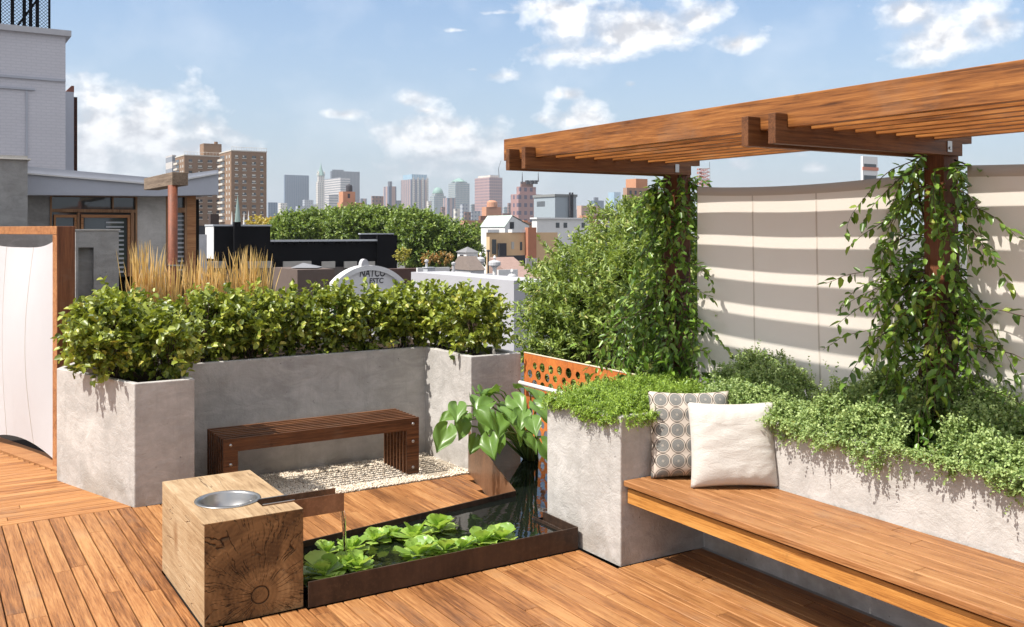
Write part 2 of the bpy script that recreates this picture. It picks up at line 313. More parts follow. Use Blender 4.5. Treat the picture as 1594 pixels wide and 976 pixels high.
# ================================================================= planters
def inset(poly, t):
    out = []; n = len(poly)
    for i in range(n):
        p0, p1, p2 = Vector(poly[i-1]), Vector(poly[i]), Vector(poly[(i+1)%n])
        d1 = (p1-p0).normalized(); d2 = (p2-p1).normalized(); n1 = Vector((-d1.y,d1.x)); n2 = Vector((-d2.y,d2.x)); bis = (n1+n2)
        out.append(tuple(p1+bis*(t/ max(.2, 1+n1.dot(n2)))))
    return out
def planter(name, label, poly, z0, z1, t, soil):
    root = thing(name, label, 'planter', (poly[0][0], poly[0][1], z0)); n = len(poly); ip = inset(poly, t)
    V = [(x,y,z0) for x,y in poly]+[(x,y,z1) for x,y in poly]+[(x,y,z1) for x,y in ip]+[(x,y,soil-.02) for x,y in ip]
    f = [(i,(i+1)%n,(i+1)%n+n,i+n) for i in range(n)]+[(i+n,(i+1)%n+n,(i+1)%n+2*n,i+2*n) for i in range(n)]+[(i+2*n,(i+1)%n+2*n,(i+1)%n+3*n,i+3*n) for i in range(n)]
    m = MB(); m.add(V, f); w = m.build('planter_wall', M_conc, root, bevel=.006)
    s = MB(); s.prism(inset(poly, t+.001), soil-.08, soil); s.build('soil', M_soil, root); return root
planter('concrete_planter', 'tall grey concrete planter with a slanted sunlit side beside the white screen', [(1.124,6.16),(1.484,6.16),(1.484,7.46),(.97,7.46),(.80,7.12)], 0, .76, .04, .70)
planter('concrete_planter', 'long low concrete planter wall behind the slatted bench, turning a corner beside the pond', [(1.488,6.88),(3.47,6.88),(3.49,6.16),(3.93,6.16),(3.93,8.0),(1.488,8.0)], -.13, .757, .05, .69)
planter('concrete_planter', 'concrete planter wall behind the built-in seat with the two cushions', [(3.008,3.78),(3.575,3.78),(3.575,-1.0),(4.06,-1.0),(4.06,4.43),(3.0,4.43)], 0, .757, .045, .70)

# ================================================================= timber block fountain
def endgrain():
    m, nt, out = new_mat('cracked_end_grain'); n = N(nt); t = n.n('ShaderNodeTexCoord'); s = n.n('ShaderNodeSeparateXYZ'); n.l(t.outputs['Object'], s.inputs[0])
    X = n.math('SUBTRACT', s.outputs[0], .243); Z = n.math('SUBTRACT', s.outputs[2], .095)
    wob = n.noise(n.coord(), 7, 4, .6); r = n.math('SQRT', n.math('ADD', n.math('MULTIPLY', X, X), n.math('MULTIPLY', Z, Z)))
    a = n.math('ARCTAN2', Z, X); cb = n.n('ShaderNodeCombineXYZ'); n.l(n.math('ADD', n.math('MULTIPLY', a, 4.2), n.math('MULTIPLY', wob, 1.6)), cb.inputs[0]); n.l(n.math('MULTIPLY', r, 4), cb.inputs[1])
    v = n.n('ShaderNodeTexVoronoi', feature='DISTANCE_TO_EDGE'); n.l(cb.outputs[0], v.inputs['Vector']); v.inputs['Scale'].default_value = 1.0
    cb2 = n.n('ShaderNodeCombineXYZ'); n.l(n.math('ADD', n.math('MULTIPLY', a, 11), n.math('MULTIPLY', wob, 2.5)), cb2.inputs[0]); n.l(n.math('MULTIPLY', r, 7), cb2.inputs[1])
    v2 = n.n('ShaderNodeTexNoise'); n.l(cb2.outputs[0], v2.inputs['Vector']); v2.inputs['Scale'].default_value = 1.0; v2.inputs['Detail'].default_value = 3
    c1 = n.ramp(v.outputs['Distance'], [(.0, 1.), (.028, 0.)]); gate = n.ramp(n.noise(n.coord(loc=(3,1,2)), 7, 3, .6), [(.52, 0.), (.58, 1.)]); c1 = n.math('MULTIPLY', c1, gate)
    c2 = n.ramp(n.math('ABSOLUTE', n.math('SUBTRACT', v2.outputs['Fac'], .5)), [(.0, 1.), (.014, 0.)]); gate2 = n.ramp(n.noise(n.coord(loc=(7,4,2)), 7, 3, .6), [(.44, 0.), (.54, 1.)]); c2 = n.math('MULTIPLY', c2, gate2)
    cr = n.math('MAXIMUM', c1, n.math('MULTIPLY', c2, .85))
    ring1 = n.ramp(n.math('ABSOLUTE', n.math('SUBTRACT', n.math('ADD', r, n.math('MULTIPLY', wob, .014)), .046)), [(.0, 1.), (.0035, 0.)]); cr = n.math('MAXIMUM', cr, ring1)
    rg = n.math('SINE', n.math('MULTIPLY', n.math('ADD', r, n.math('MULTIPLY', wob, .06)), 330)); big = n.noise(n.coord(), 4.5, 5, .65, 1.0)
    k = n.ramp(n.math('ADD', n.math('MULTIPLY', big, .85), n.math('MULTIPLY', rg, .018)), [(.30, (.10,.052,.022)), (.46, (.23,.125,.052)), (.62, (.40,.24,.11))])
    k = n.mix(n.math('MULTIPLY', cr, .93), k, (.012,.008,.005))
    n.bsdf(out, k, .7, 0, n.bump(n.math('SUBTRACT', n.math('MULTIPLY', big, .3), cr), .8, .012), .25); return m
def sidegrain():
    m, nt, out = new_mat('bleached_timber'); n = N(nt)
    w = n.noise(n.coord((22,1.6,22)), 1.0, 5, .65, 1.6); f = n.noise(n.coord((110,5,110)), 1.0, 4, .7); big = n.noise(n.coord(), 3.5, 4, .6)
    k = n.ramp(n.math('ADD', n.math('MULTIPLY', w, .6), n.math('MULTIPLY', big, .4)), [(.3, (.19,.115,.055)), (.47, (.37,.25,.14)), (.68, (.50,.38,.24))])
    k = n.mix(n.math('MULTIPLY', n.ramp(f, [(.34, 1.), (.48, 0.)]), .45), k, (.25,.155,.08))
    ck = n.noise(n.coord((15,.9,9), (2,0,1)), 1.0, 3, .55, .5); crack = n.ramp(n.math('ABSOLUTE', n.math('SUBTRACT', ck, .5)), [(0., 1.), (.008, 0.)]); crack = n.math('MULTIPLY', crack, n.ramp(n.noise(n.coord(loc=(5,5,5)), 5, 2), [(.5, 0.), (.58, 1.)]))
    k = n.mix(n.math('MULTIPLY', crack, .8), k, (.09,.05,.025))
    # knot on the side facing the deck
    t = n.n('ShaderNodeTexCoord'); s = n.n('ShaderNodeSeparateXYZ'); n.l(t.outputs['Object'], s.inputs[0]); A = n.math('SUBTRACT', s.outputs[1], .52); B = n.math('MULTIPLY', n.math('SUBTRACT', s.outputs[2], .235), .55)
    rr = n.math('ADD', n.math('SQRT', n.math('ADD', n.math('MULTIPLY', A, A), n.math('MULTIPLY', B, B))), n.math('MULTIPLY', big, .03)); side = n.math('LESS_THAN', s.outputs[0], .02)
    k = n.mix(n.math('MULTIPLY', n.math('MULTIPLY', n.ramp(rr, [(.02, 1.), (.075, 0.)]), .8), side), k, (.22,.11,.045))
    n.bsdf(out, k, .75, 0, n.bump(n.math('SUBTRACT', n.math('ADD', w, f), n.math('MULTIPLY', crack, 2)), .5, .006), .25); return m
BX0, BX1, BY0, BY1, BZ = 1.034, 1.474, 4.132, 4.95, .445
ft = thing('timber_fountain', 'square weathered timber block with a steel basin and spout at the end of the pond', 'fountain', (BX0, BY0, 0))
bm_ = MB(); ccx, ccy, cr_ = 1.222, 4.452, .127
nseg = 64; ring = [(ccx+cr_*math.cos(2*math.pi*i/nseg), ccy+cr_*math.sin(2*math.pi*i/nseg)) for i in range(nseg)]
def sq(a):
    c, s = math.cos(a), math.sin(a); tt = min(((BX1-ccx) if c > 0 else (ccx-BX0))/max(abs(c),1e-6), ((BY1-ccy) if s > 0 else (ccy-BY0))/max(abs(s),1e-6)); return (ccx+c*tt, ccy+s*tt)
angs = sorted([2*math.pi*i/nseg for i in range(nseg)]+[math.atan2(y-ccy, x-ccx)%(2*math.pi) for x in (BX0,BX1) for y in (BY0,BY1)])
na = len(angs); bo = [sq(a) for a in angs]; bi = [(ccx+cr_*math.cos(a), ccy+cr_*math.sin(a)) for a in angs]
# the top drops to the channel floor where the spout is let in
bm_.add([(x,y,BZ) for x,y in bo]+[(x,y,BZ) for x,y in bi]+[(x,y,BZ-.14) for x,y in bi],
        [(i,(i+1)%na,(i+1)%na+na,i+na) for i in range(na)]+[(i+na,(i+1)%na+na,(i+1)%na+2*na,i+2*na) for i in range(na)])
b0 = len(bm_.v); bm_.v += [(x,y,0) for x,y in bo]
for i in range(na):
    j = (i+1)%na; bm_.f.append((b0+i, b0+j, j, i)); bm_.m.append(1 if abs(bo[i][1]-BY0) < 1e-4 and abs(bo[j][1]-BY0) < 1e-4 else 0)
bm_.f.append(tuple(b0+i for i in range(na-1,-1,-1))); bm_.m.append(0)
bm_.f.append(tuple(2*na+i for i in range(na))); bm_.m.append(0)
blk = bm_.build('timber_block', [sidegrain(), endgrain()], ft)
# cut the slot for the spout
cut = MB(); cut.box(1.33, 4.262, .36, 1.6, 4.372, .6); co = cut.build('slot_cutter', M_under)
mo = blk.modifiers.new('slot', 'BOOLEAN'); mo.object = co; mo.solver = 'FAST'
wm = bmesh.new(); wm.from_mesh(blk.data); bmesh.ops.remove_doubles(wm, verts=wm.verts, dist=.0002); bmesh.ops.recalc_face_normals(wm, faces=wm.faces); wm.to_mesh(blk.data); wm.free()
dg = bpy.context.evaluated_depsgraph_get(); nm = bpy.data.meshes.new_from_object(blk.evaluated_get(dg)); blk.modifiers.clear(); blk.data = nm
bpy.data.objects.remove(co)
bv = blk.modifiers.new('bevel', 'BEVEL'); bv.width = .006; bv.segments = 3; bv.limit_method = 'ANGLE'; bv.angle_limit = R(60)
bw = MB(); bw.lathe([(.148,BZ+.0005),(.149,BZ+.004),(.146,BZ+.0055),(.126,BZ+.005),(.123,BZ-.002),(.118,BZ-.03),(.10,BZ-.07),(.06,BZ-.095),(.001,BZ-.10)], (ccx,ccy,0), 64); bw.build('basin', M_steel, ft, smooth=True)
def water_mat(name, col, ripple, rs, rough=.015):
    m, nt, out = new_mat(name); n = N(nt); a = n.noise(n.coord(), rs, 3, .5); b = n.noise(n.coord(loc=(4,2,0)), rs*3.3, 2, .5)
    n.bsdf(out, col, rough, 0, n.bump(n.math('ADD', a, n.math('MULTIPLY', b, .3)), ripple, .01), .9, IOR=1.34); return m
bwa = MB(); bwa.lathe([(.0955,BZ-.074),(.001,BZ-.074)], (ccx,ccy,0), 48); bwa.build('basin_water', water_mat('basin_water', (.05,.042,.03), .08, 14), ft)
sp = MB(); y0, y1 = 4.265, 4.369; xe = 1.722
sp.box(1.335,y0,.362,xe,y0+.003,.449); sp.box(1.335,y1-.003,.362,xe-.004,y1,.449); sp.box(1.335,y0+.003,.362,xe,y1-.003,.365); sp.build('spout', M_plate, ft, bevel=.0008)
rl = MB(); rl.box(1.33,y0-.001,.4492,1.48,y0+.008,.4515); rl.box(1.30,y1-.008,.4492,1.48,y1+.001,.4515); rl.build('spout_flange', M_steel, ft)
sw = MB(); sw.box(1.33,y0+.0035,.3652,1.72,y1-.0035,.372); 
def glassmat(name, tint=(1,1,1), ior=1.33):
    m, nt, out = new_mat(name); n = N(nt); a = n.noise(n.coord((1,1,.25)), 60, 2); n.bsdf(out, tint, .02, 0, n.bump(a, .5, .01), .5, Transmission_Weight=1.0, IOR=ior); return m
M_wglass = glassmat('falling_water', (.98,.95,.88)); sw.build('spout_water', M_wglass, ft)
st = MB(); K = 16; rings = []
for i in range(K+1):
    t = i/K; z = .371-(.371-.088)*t; x = xe+.002+.022*math.sqrt(t); w = .034*(1-.55*t)+.004*math.sin(9*t); th = .005+.002*math.sin(13*t)
    yc = 4.317-.012*math.sin(3*t); rings.append([(x+th*math.cos(a), yc+w*math.sin(a), z) for a in [2*math.pi*j/10 for j in range(10)]])
st.add([p for r in rings for p in r], [(i*10+j, i*10+(j+1)%10, (i+1)*10+(j+1)%10, (i+1)*10+j) for i in range(K) for j in range(10)])
one('water_stream', st, M_wglass, 'thin stream of water falling from the steel spout into the pond', 'water', smooth=True)

# ================================================================= pond
pd = thing('pond_trough', 'low dark weathered steel pond edging full of floating plants', 'pond', (1.487,4.1,0))
f = MB(); f.box(1.486,4.10,.004,2.977,4.108,.12); f.build('front_plate', M_corten, pd, bevel=.001)
f = MB(); f.box(2.971,4.1081,.004,2.979,4.428,.12); f.box(2.905,4.112,.004,2.910,4.425,.105); f.box(2.911,4.3,.05,2.970,4.425,.075); f.build('end_plate', M_corten, pd)
f = MB(); f.add([(1.487,yrim(1.487),-.11),(3.07,4.87,-.11),(3.07,4.87,.12),(1.487,yrim(1.487),.12),(1.487,yrim(1.487)+.007,-.11),(3.064,4.877,-.11),(3.064,4.877,.12),(1.487,yrim(1.487)+.007,.12)],
    [(0,1,2,3),(7,6,5,4),(3,2,6,7),(1,5,6,2),(4,0,3,7)]); f.build('rear_plate', M_corten, pd)
f = MB(); a0, a1 = (3.072,4.872), (3.47,6.152)
f.add([(*a0,-.11),(*a1,-.11),(*a1,.26),(3.448,6.08,.20),(*a0,.12),(a0[0]-.007,a0[1]+.002,-.11),(a1[0]-.007,a1[1]+.002,-.11),(a1[0]-.007,a1[1]+.002,.26),(3.441,6.082,.20),(a0[0]-.007,a0[1]+.002,.12)],
    [(0,1,2,3,4),(9,8,7,6,5),(4,3,8,9),(3,2,7,8),(0,4,9,5)]); f.build('side_plate', M_plate, pd)
w = MB(); w.add([(1.487,4.1085,.09),(2.9045,4.1085,.09),(2.9045,4.4285,.09),(3.94,4.4315,.09),(3.94,6.158,.09),(3.474,6.158,.09),(3.073,4.868,.09),(1.487,yrim(1.487)-.001,.09)], [tuple(range(8))])
struct('pond_water', w, water_mat('pond_water', (.006,.008,.007), .10, 9))

# perforated panel
def perforated():
    root = thing('perforated_panel', 'orange rusted steel panel with round holes between the two planters', 'panel', (3.955,4.43,0))
    bmx = bmesh.new(); W, H0, H1 = 1.725, .09, .757; pts = []; rr = random.Random(4)
    hs = []
    row = 0; z = .150
    while z < .66:
        y = .07+(row%2)*.055
        while y < W-.06:
            hs.append((y+rr.uniform(-.006,.006), z+rr.uniform(-.006,.006)+.02, rr.choice([.028,.033,.036,.038])))
            y += .112
        z += .072; row += 1
    # outer face by triangle fill of the outline and the hole loops
    def loop(p):
        v = [bmx.verts.new((0,a,b_)) for a, b_ in p]; return [bmx.edges.new((v[i], v[(i+1)%len(v)])) for i in range(len(v))]
    E_ = loop([(0,H0),(W,H0),(W,H1),(0,H1)])
    for (y, z, r) in hs: E_ += loop([(y+r*math.cos(k*math.pi/9), z+r*math.sin(k*math.pi/9)) for k in range(18)])
    bmesh.ops.triangle_fill(bmx, use_beauty=True, use_dissolve=False, edges=E_)
    ex = bmesh.ops.extrude_face_region(bmx, geom=list(bmx.faces)); bmesh.ops.translate(bmx, vec=(.005,0,0), verts=[g_ for g_ in ex['geom'] if isinstance(g_, bmesh.types.BMVert)])
    bmesh.ops.recalc_face_normals(bmx, faces=bmx.faces)
    me = bpy.data.meshes.new('steel_sheet'); bmx.to_mesh(me); bmx.free(); me.materials.append(M_rust)
    o = link('steel_sheet', me, root)
    c = MB(); c.box(3.952,4.433,.757,3.963,6.155,.763); c.build('top_edge', plain('bleached_edge', (.72,.62,.48), .7), root)
    c = MB(); c.tube([(3.90,4.45,.535),(3.90,6.13,.535)], .016, 10); c.build('handrail', M_whitepaint, root, smooth=True)
perforated()

# ================================================================= small slatted bench
sb = thing('slatted_bench', 'dark slatted wooden bench on the gravel before the low concrete wall', 'bench', (1.70,6.30,-.095))
NS = 8; th = .024; gp = (.41-NS*th)/(NS-1)
for i in range(NS):
    y = 6.30+i*(th+gp); m = MB(); x0, x1, zt, zb = 1.70, 3.13, .322, -.095
    m.prism_y([(x0,zb),(x0+.098,zb),(x0+.098,zt-.088),(x1-.098,zt-.088),(x1-.098,zb),(x1,zb),(x1,zt),(x0,zt)], y, y+th); m.build('slat', M_dbench, sb, bevel=.002)
for x in (1.749, 3.081):
    for z in (.278, .15, -.04) if x > 2 else (.278, .15):
        m = MB(); m.lathe([(.0001,.006),(.007,.005),(.011,.001),(.012,-.002)], (0,0,0), 14); m.v = [(x+a, 6.2995-c, z+b_) for a, b_, c in m.v]; m.build('bolt_head', M_steel, sb, smooth=True)
    m = MB(); m.tube([(x,6.301,.278),(x,6.709,.278)], .006, 8); m.build('tie_rod', M_steel, sb)

# ================================================================= built-in seat
bs = thing('built_in_seat', 'long sunlit wooden seat fixed along the concrete wall', 'bench', (3.03,-1,0))
xs = [3.024,3.128,3.216,3.304,3.392,3.480,3.568]
for i in range(6):
    cuts = [-1.0, .6, 2.05+.35*(i%3)-.2*(i%2), 3.775] if i not in (0,) else [-1.0, 1.1, 3.775]
    for a, c in zip(cuts[:-1], cuts[1:]):
        m = MB(); m.plank(xs[i]+(.0 if i == 0 else .003), a+.001, .408, xs[i+1]-.003, c-.001, .435, .003); m.build('seat_board', M_seat, bs)
m = MB(); m.plank(3.048,-1,.318,3.066,3.772,.392,.002); m.build('front_board', wood('fascia_wood', 1, ((.24,.09,.022),(.46,.205,.050),(.60,.32,.095)), .4, .9, .2), bs)
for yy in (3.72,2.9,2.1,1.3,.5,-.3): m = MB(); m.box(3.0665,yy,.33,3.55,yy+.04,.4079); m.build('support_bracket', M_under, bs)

# ================================================================= cushions
def cushion(name, label, a, b_, H, D, lean, mat, seed):
    """a,b_: the two lower corners on the seat"""
    a, b_ = Vector(a), Vector(b_); W = (b_-a).length; ux = (b_-a).normalized(); nx = Vector((ux.y, -ux.x, 0)).normalized()
    if nx.dot(Vector((0,0,0))-a) < 0: nx = -nx
    nx = Vector((nx.x, nx.y, 0)); up = (Vector((0,0,1))*math.cos(lean)-nx*math.sin(lean)).normalized(); fr = ux.cross(up); fr = fr if fr.dot(nx) > 0 else -fr
    n = 40; V = []; q = random.Random(seed); ph = [q.uniform(0,6) for _ in range(6)]
    for side in (1,-1):
        for i in range(n+1):
            for j in range(n+1):
                u, v = i/n*2-1, j/n*2-1
                pin = 1-.055*(1-v*v)*abs(u)**2; pjn = 1-.06*(1-u*u)*abs(v)**2
                x = u*pin*W/2; z = v*pjn*H/2
                k = max(0,(1-u**4))*max(0,(1-v**4)); th_ = D/2*k**.55
                wr = .0012*math.sin(9*v+3*u+ph[0])*(1-u*u)+.001*math.sin(17*v-5*u+ph[1])+.0012*math.sin(7*u*v*4+ph[2])
                wr += -.005*math.exp(-((v+.05+.06*u)/.022)**2)*(.5+.5*math.tanh(4*u))-.004*math.exp(-((v+.42-.10*u)/.025)**2)*(.5+.5*math.tanh(3*u+.5))-.003*math.exp(-((v-.35+.22*u)/.02)**2)*(.5-.5*math.tanh(3*u))
                th_ = th_+wr*k
                zz = z+H/2; sag = .05*max(0,.35-zz/H)  # belly at the bottom
                V.append((a+b_)/2+ux*x+up*(zz)+fr*side*(th_*(1+sag)))
    idx = lambda s, i, j: s*(n+1)**2+i*(n+1)+j
    Fs = [(idx(s,i,j),idx(s,i+1,j),idx(s,i+1,j+1),idx(s,i,j+1)) if s == 0 else (idx(s,i,j),idx(s,i,j+1),idx(s,i+1,j+1),idx(s,i+1,j)) for s in (0,1) for i in range(n) for j in range(n)]
    M4 = Matrix((ux, fr, up)).transposed().to_4x4(); M4.translation = (a+b_)/2; inv = M4.inverted()
    me = bpy.data.meshes.new(name); me.from_pydata([tuple(inv@v) for v in V], [], Fs); bmx = bmesh.new(); bmx.from_mesh(me); bmesh.ops.remove_doubles(bmx, verts=bmx.verts, dist=.0008); bmesh.ops.recalc_face_normals(bmx, faces=bmx.faces); bmx.to_mesh(me); bmx.free()
    me.materials.append(mat); me.polygons.foreach_set('use_smooth', [True]*len(me.polygons)); o = link(name, me); o.matrix_world = M4
    return tag(o, label, 'cushion')
def medallions():
    m, nt, out = new_mat('medallion_print'); n = N(nt); t = n.n('ShaderNodeTexCoord'); s = n.n('ShaderNodeSeparateXYZ'); n.l(t.outputs['Object'], s.inputs[0]); S = .0765
    u = n.math('SUBTRACT', n.math('FRACT', n.math('ADD', n.math('DIVIDE', s.outputs[0], S), .5)), .5); v = n.math('SUBTRACT', n.math('FRACT', n.math('ADD', n.math('DIVIDE', s.outputs[2], S), .35)), .5)
    r = n.math('SQRT', n.math('ADD', n.math('MULTIPLY', u, u), n.math('MULTIPLY', v, v))); a = n.math('ARCTAN2', v, u)
    cream, dark, grey = (.52,.46,.40), (.045,.045,.045), (.12,.13,.13)
    k = n.mix(n.math('LESS_THAN', r, .50), cream, (.07,.06,.05)); k = n.mix(n.math('LESS_THAN', r, .455), k, cream); k = n.mix(n.math('LESS_THAN', r, .405), k, (.14,.148,.145))
    dots = n.math('MULTIPLY', n.math('GREATER_THAN', n.math('SINE', n.math('MULTIPLY', a, 22)), .0), n.math('GREATER_THAN', n.math('SINE', n.math('MULTIPLY', r, 70)), -.2))
    k = n.mix(n.math('MULTIPLY', n.math('LESS_THAN', r, .39), n.math('MULTIPLY', dots, .42)), k, cream); k = n.mix(n.math('LESS_THAN', r, .16), k, grey)
    k = n.mix(n.math('MULTIPLY', n.math('LESS_THAN', r, .14), n.math('MULTIPLY', n.math('GREATER_THAN', n.math('SINE', n.math('MULTIPLY', a, 8)), .0), .45)), k, cream); k = n.mix(n.math('LESS_THAN', r, .05), k, cream); k = n.mix(n.math('LESS_THAN', r, .025), k, dark)
    d = n.math('ADD', n.math('ABSOLUTE', n.math('SUBTRACT', n.math('ABSOLUTE', u), .5)), n.math('ABSOLUTE', n.math('SUBTRACT', n.math('ABSOLUTE', v), .5)))
    n.bsdf(out, k, .9, 0, n.bump(n.noise(n.coord(), 200, 2), .2, .002), .1); return m
cushion('cushion', 'plain white linen cushion in front of the patterned one on the wooden seat', G(1075,760,.437), G(1213,759,.437), .415, .14, .20, M_linen, 3)
cushion('cushion', 'grey and cream cushion printed with round medallions, behind the white cushion', G(1013,745,.437), G(1153,748,.437)+Vector((.0,.05,0)), .44, .13, .22, medallions(), 5)

# ================================================================= pergola
pg = thing('pergola', 'wooden pergola with long lengthwise rafters over the built-in seat', 'pergola', (3.94,4.4,0))
for i in range(8):
    x = 2.838+.1312*i; m = MB(); y0 = .45; top = 2.217 if i == 0 else 2.186; t = .042 if i == 0 else .029
    m.box(x, y0, 2.095, x+t, 4.63-.002*i, top); m.build('rafter', M_perg, pg, bevel=.002)
def xbeam(y, t=.036):
    m = MB(); m.prism_y([(2.770,2.031),(3.965,2.031),(3.965,2.089),(4.035,2.089),(4.035,2.150),(2.8805,2.150),(2.8805,2.0945),(2.8365,2.0945),(2.8365,2.148),(2.770,2.148)], y, y+t); m.build('cross_beam', M_beam, pg, bevel=.0015)
for y in (4.30, 4.462, 2.54, 2.68): xbeam(y)
for (ya, yb) in ((4.338,4.460),(2.578,2.678)):
    m = MB(); m.box(3.885,ya,.66,3.995,yb,2.140); m.build('post', M_post, pg, bevel=.003)
    m = MB(); yb_ = ya-.042; m.box(3.835,yb_,2.045,3.865,yb_+.0035,2.093) if ya > 4 else m.box(3.85,yb_,2.045,3.882,yb_+.0035,2.093); m.build('steel_strap', M_steel, pg)
m = MB(); m.tube([(3.866,2.5345,2.062),(3.866,2.531,2.062)], .007, 8); m.build('bolt_head', M_steel, pg)

# canvas screens
def canvas(name, label, y0, y1, z0, z1, bulge, sag, seams, hemdark=True):
    root = thing(name, label, 'canvas screen', (3.95,y0,z0)); n, k = 40, 24; V = []
    def pt(u, v, off=0):
        y = y0+(y1-y0)*u; zz = z0+(z1-z0)*v-sag*4*u*(1-u)*(v-.0)*1.0+sag*1.2*4*u*(1-u)*(1-v)
        x = 3.922+bulge*math.sin(math.pi*u)**2*(.3+.7*(1-v))+.034*math.sin(math.pi*u**.5)*(1-v)**1.3+.0015*math.sin(9*u+4*v)+off; return (x, y, zz)
    for i in range(n+1):
        for j in range(k+1): V.append(pt(i/n, j/k))
    Q = [(i*(k+1)+j, i*(k+1)+j+1, (i+1)*(k+1)+j+1, (i+1)*(k+1)+j) for i in range(n) for j in range(k)]
    npmesh('canvas_sheet', V, Q, M_canvas, root, True)
    for u in seams:
        m = MB(); r = [(pt(u-.0035, j/k, -.0015), pt(u+.0035, j/k, -.0015)) for j in range(k+1)]
        m.add([p for a in r for p in a], [(2*j,2*j+1,2*j+3,2*j+2) for j in range(k)]); m.build('seam', M_seam, root)
    m = MB(); r = [(pt(i/n, .955, -.0018), pt(i/n, 1.0, -.0018), pt(i/n, 1.0, .004)) for i in range(n+1)]
    m.add([p for a in r for p in a], [(3*i,3*i+1,3*i+4,3*i+3) for i in range(n)]+[(3*i+1,3*i+2,3*i+5,3*i+4) for i in range(n)]); m.build('top_hem', M_hem, root, smooth=True)
    m = MB(); m.tube([(3.93,y0+.0,z1),(3.95,y0-.06,z1+.02)], .004, 6); m.build('tie_cord', M_under, root); m = MB(); m.tube([(3.93,y1,z1),(3.95,y1+.08,z1+.03)], .004, 6); m.build('tie_cord', M_under, root)
canvas('shade_canvas', 'cream canvas screen striped with rafter shadow between the two pergola posts', 2.83, 4.20, .86, 1.955, .004, .02, (.36,.68,))
canvas('shade_canvas', 'cream canvas screen at the right edge beyond the second vine-covered post', .75, 2.49, .86, 1.985, .006, .02, (.33,.66,))

# ================================================================= left screen
fs = thing('framed_screen', 'white canvas screen laced in a brown wooden frame at the left edge', 'screen', (.82,7.42,0))
c0 = Vector((.80,7.40,0)); YP = 7.50; dC = (Vector((.616,8.315,0))-Vector((.85,7.575,0))).normalized(); nC = Vector((-dC.y, dC.x, 0)); nC = nC if nC.dot(-c0) > 0 else -nC
pz = ONY(100,352,YP).z
a = ONY(89,352,YP); b2 = ONY(117,352,YP)
m = MB(); m.box(a.x,YP,0,b2.x,YP+.09,pz); m.build('post', M_post, fs, bevel=.003)
def cbox(mb, s0, s1, z0, z1, n0, n1):
    o = Vector((a.x,YP+.002,0)); p = [o+dC*s0+nC*n0, o+dC*s1+nC*n0, o+dC*s1+nC*n1, o+dC*s0+nC*n1]
    if (p[1]-p[0]).cross(p[2]-p[1]).z < 0: p = p[::-1]
    mb.prism([(q_.x,q_.y) for q_ in p], z0, z1)
m = MB(); cbox(m, 0.002, .07, .0, pz-.062, -.045, .002); m.build('stile', M_frame, fs, bevel=.002)
m = MB(); cbox(m, 0.002, 1.36, pz-.06, pz, -.05, .004); m.build('top_rail', M_frame, fs, bevel=.002)
m = MB(); cbox(m, 1.28, 1.36, 0, pz-.062, -.05, .002); m.build('stile', M_frame, fs, bevel=.002)
o = Vector((a.x,YP+.002,0)); n, k = 40, 20; V = []
for i in range(n+1):
    for j in range(k+1):
        u, v = i/n, j/k; s = .07+1.21*u; top = pz-.095-.065*(1-(2*u-1)**4); bot = .03+.085*(1-(2*u-1)**2)
        x = o+dC*s+nC*(-.02+.07*math.sin(math.pi*v)*math.sin(math.pi*min(1,u*1.2))); V.append((x.x, x.y, bot+(top-bot)*v))
npmesh('canvas_sheet', V, [(i*(k+1)+j, (i+1)*(k+1)+j, (i+1)*(k+1)+j+1, i*(k+1)+j+1) for i in range(n) for j in range(k)], M_white_canvas, fs, True)
m = MB(); 
for u in (.3,.7):
    i = int(u*n); m = MB(); m.tube([Vector(V[i*(k+1)+j])+nC*.001 for j in range(k+1)], .0015, 4); m.build('seam', M_seam, fs)
tb = MB(); cbox(tb, -.40, 1.6, -.10, .005, -.135, .05); struct('deck_edge_board', tb, M_frame)
m = MB(); cbox(m, .07, 1.27, -.05, -.005, -.08, -.03); m.build('bottom_rail', M_post, fs)

# ================================================================= rusty post with timber beam, small pier
pp = ONY(269,290,9.6); rp = thing('rusted_post', 'rust-red steel pipe post carrying a grey timber beam, behind the hedge', 'post', (pp.x,9.6,0))
m = MB(); m.tube([(pp.x,9.6,0),(pp.x,9.6,pp.z+.01)], .046, 16); m.build('pipe', corten('rust_pipe', (.09,.026,.012), (.24,.07,.03), .6, .1), rp, smooth=True)
for pz_ in (1.35,1.05,.8):
    m = MB(); m.lathe([(.046,0),(.052,.0),(.052,.014),(.046,.014)], (pp.x,9.6,pz_), 16); m.build('clamp', M_steel, rp)
m = MB(); q0 = ONY(266,268,9.6); q1 = ONY(291,289,9.6)
m.box(q0.x, 9.55, q1.z, q1.x, 10.9, q0.z); m.build('beam', wood('old_beam', 1, ((.10,.07,.05),(.20,.15,.11),(.30,.23,.17)), .8, .8, .1), rp, bevel=.004)
q0 = ONY(118,358,8.7); q1 = ONY(185,440,8.7); m = MB(); xx = ONY(150,360,8.7).x; zz = ONY(150,385,8.7).z
pr = thing('concrete_pier', 'short grey concrete pier behind the left planter, topped by a thin cap', 'pier', (q0.x,8.7,0))
m.box(q0.x,8.7,0,xx-.14,8.95,zz); m.box(xx-.02,8.7,0,q1.x,8.95,zz); m.box(xx-.14,8.78,0,xx-.02,8.95,zz); m.box(q0.x,8.7,zz,q1.x,8.95,q0.z-.004); m.build('pier_body', M_conc2, pr)
m = MB(); m.box(q0.x-.01,8.69,q0.z-.004,q1.x+.01,8.96,q0.z+.008); m.build('cap', M_conc, pr)
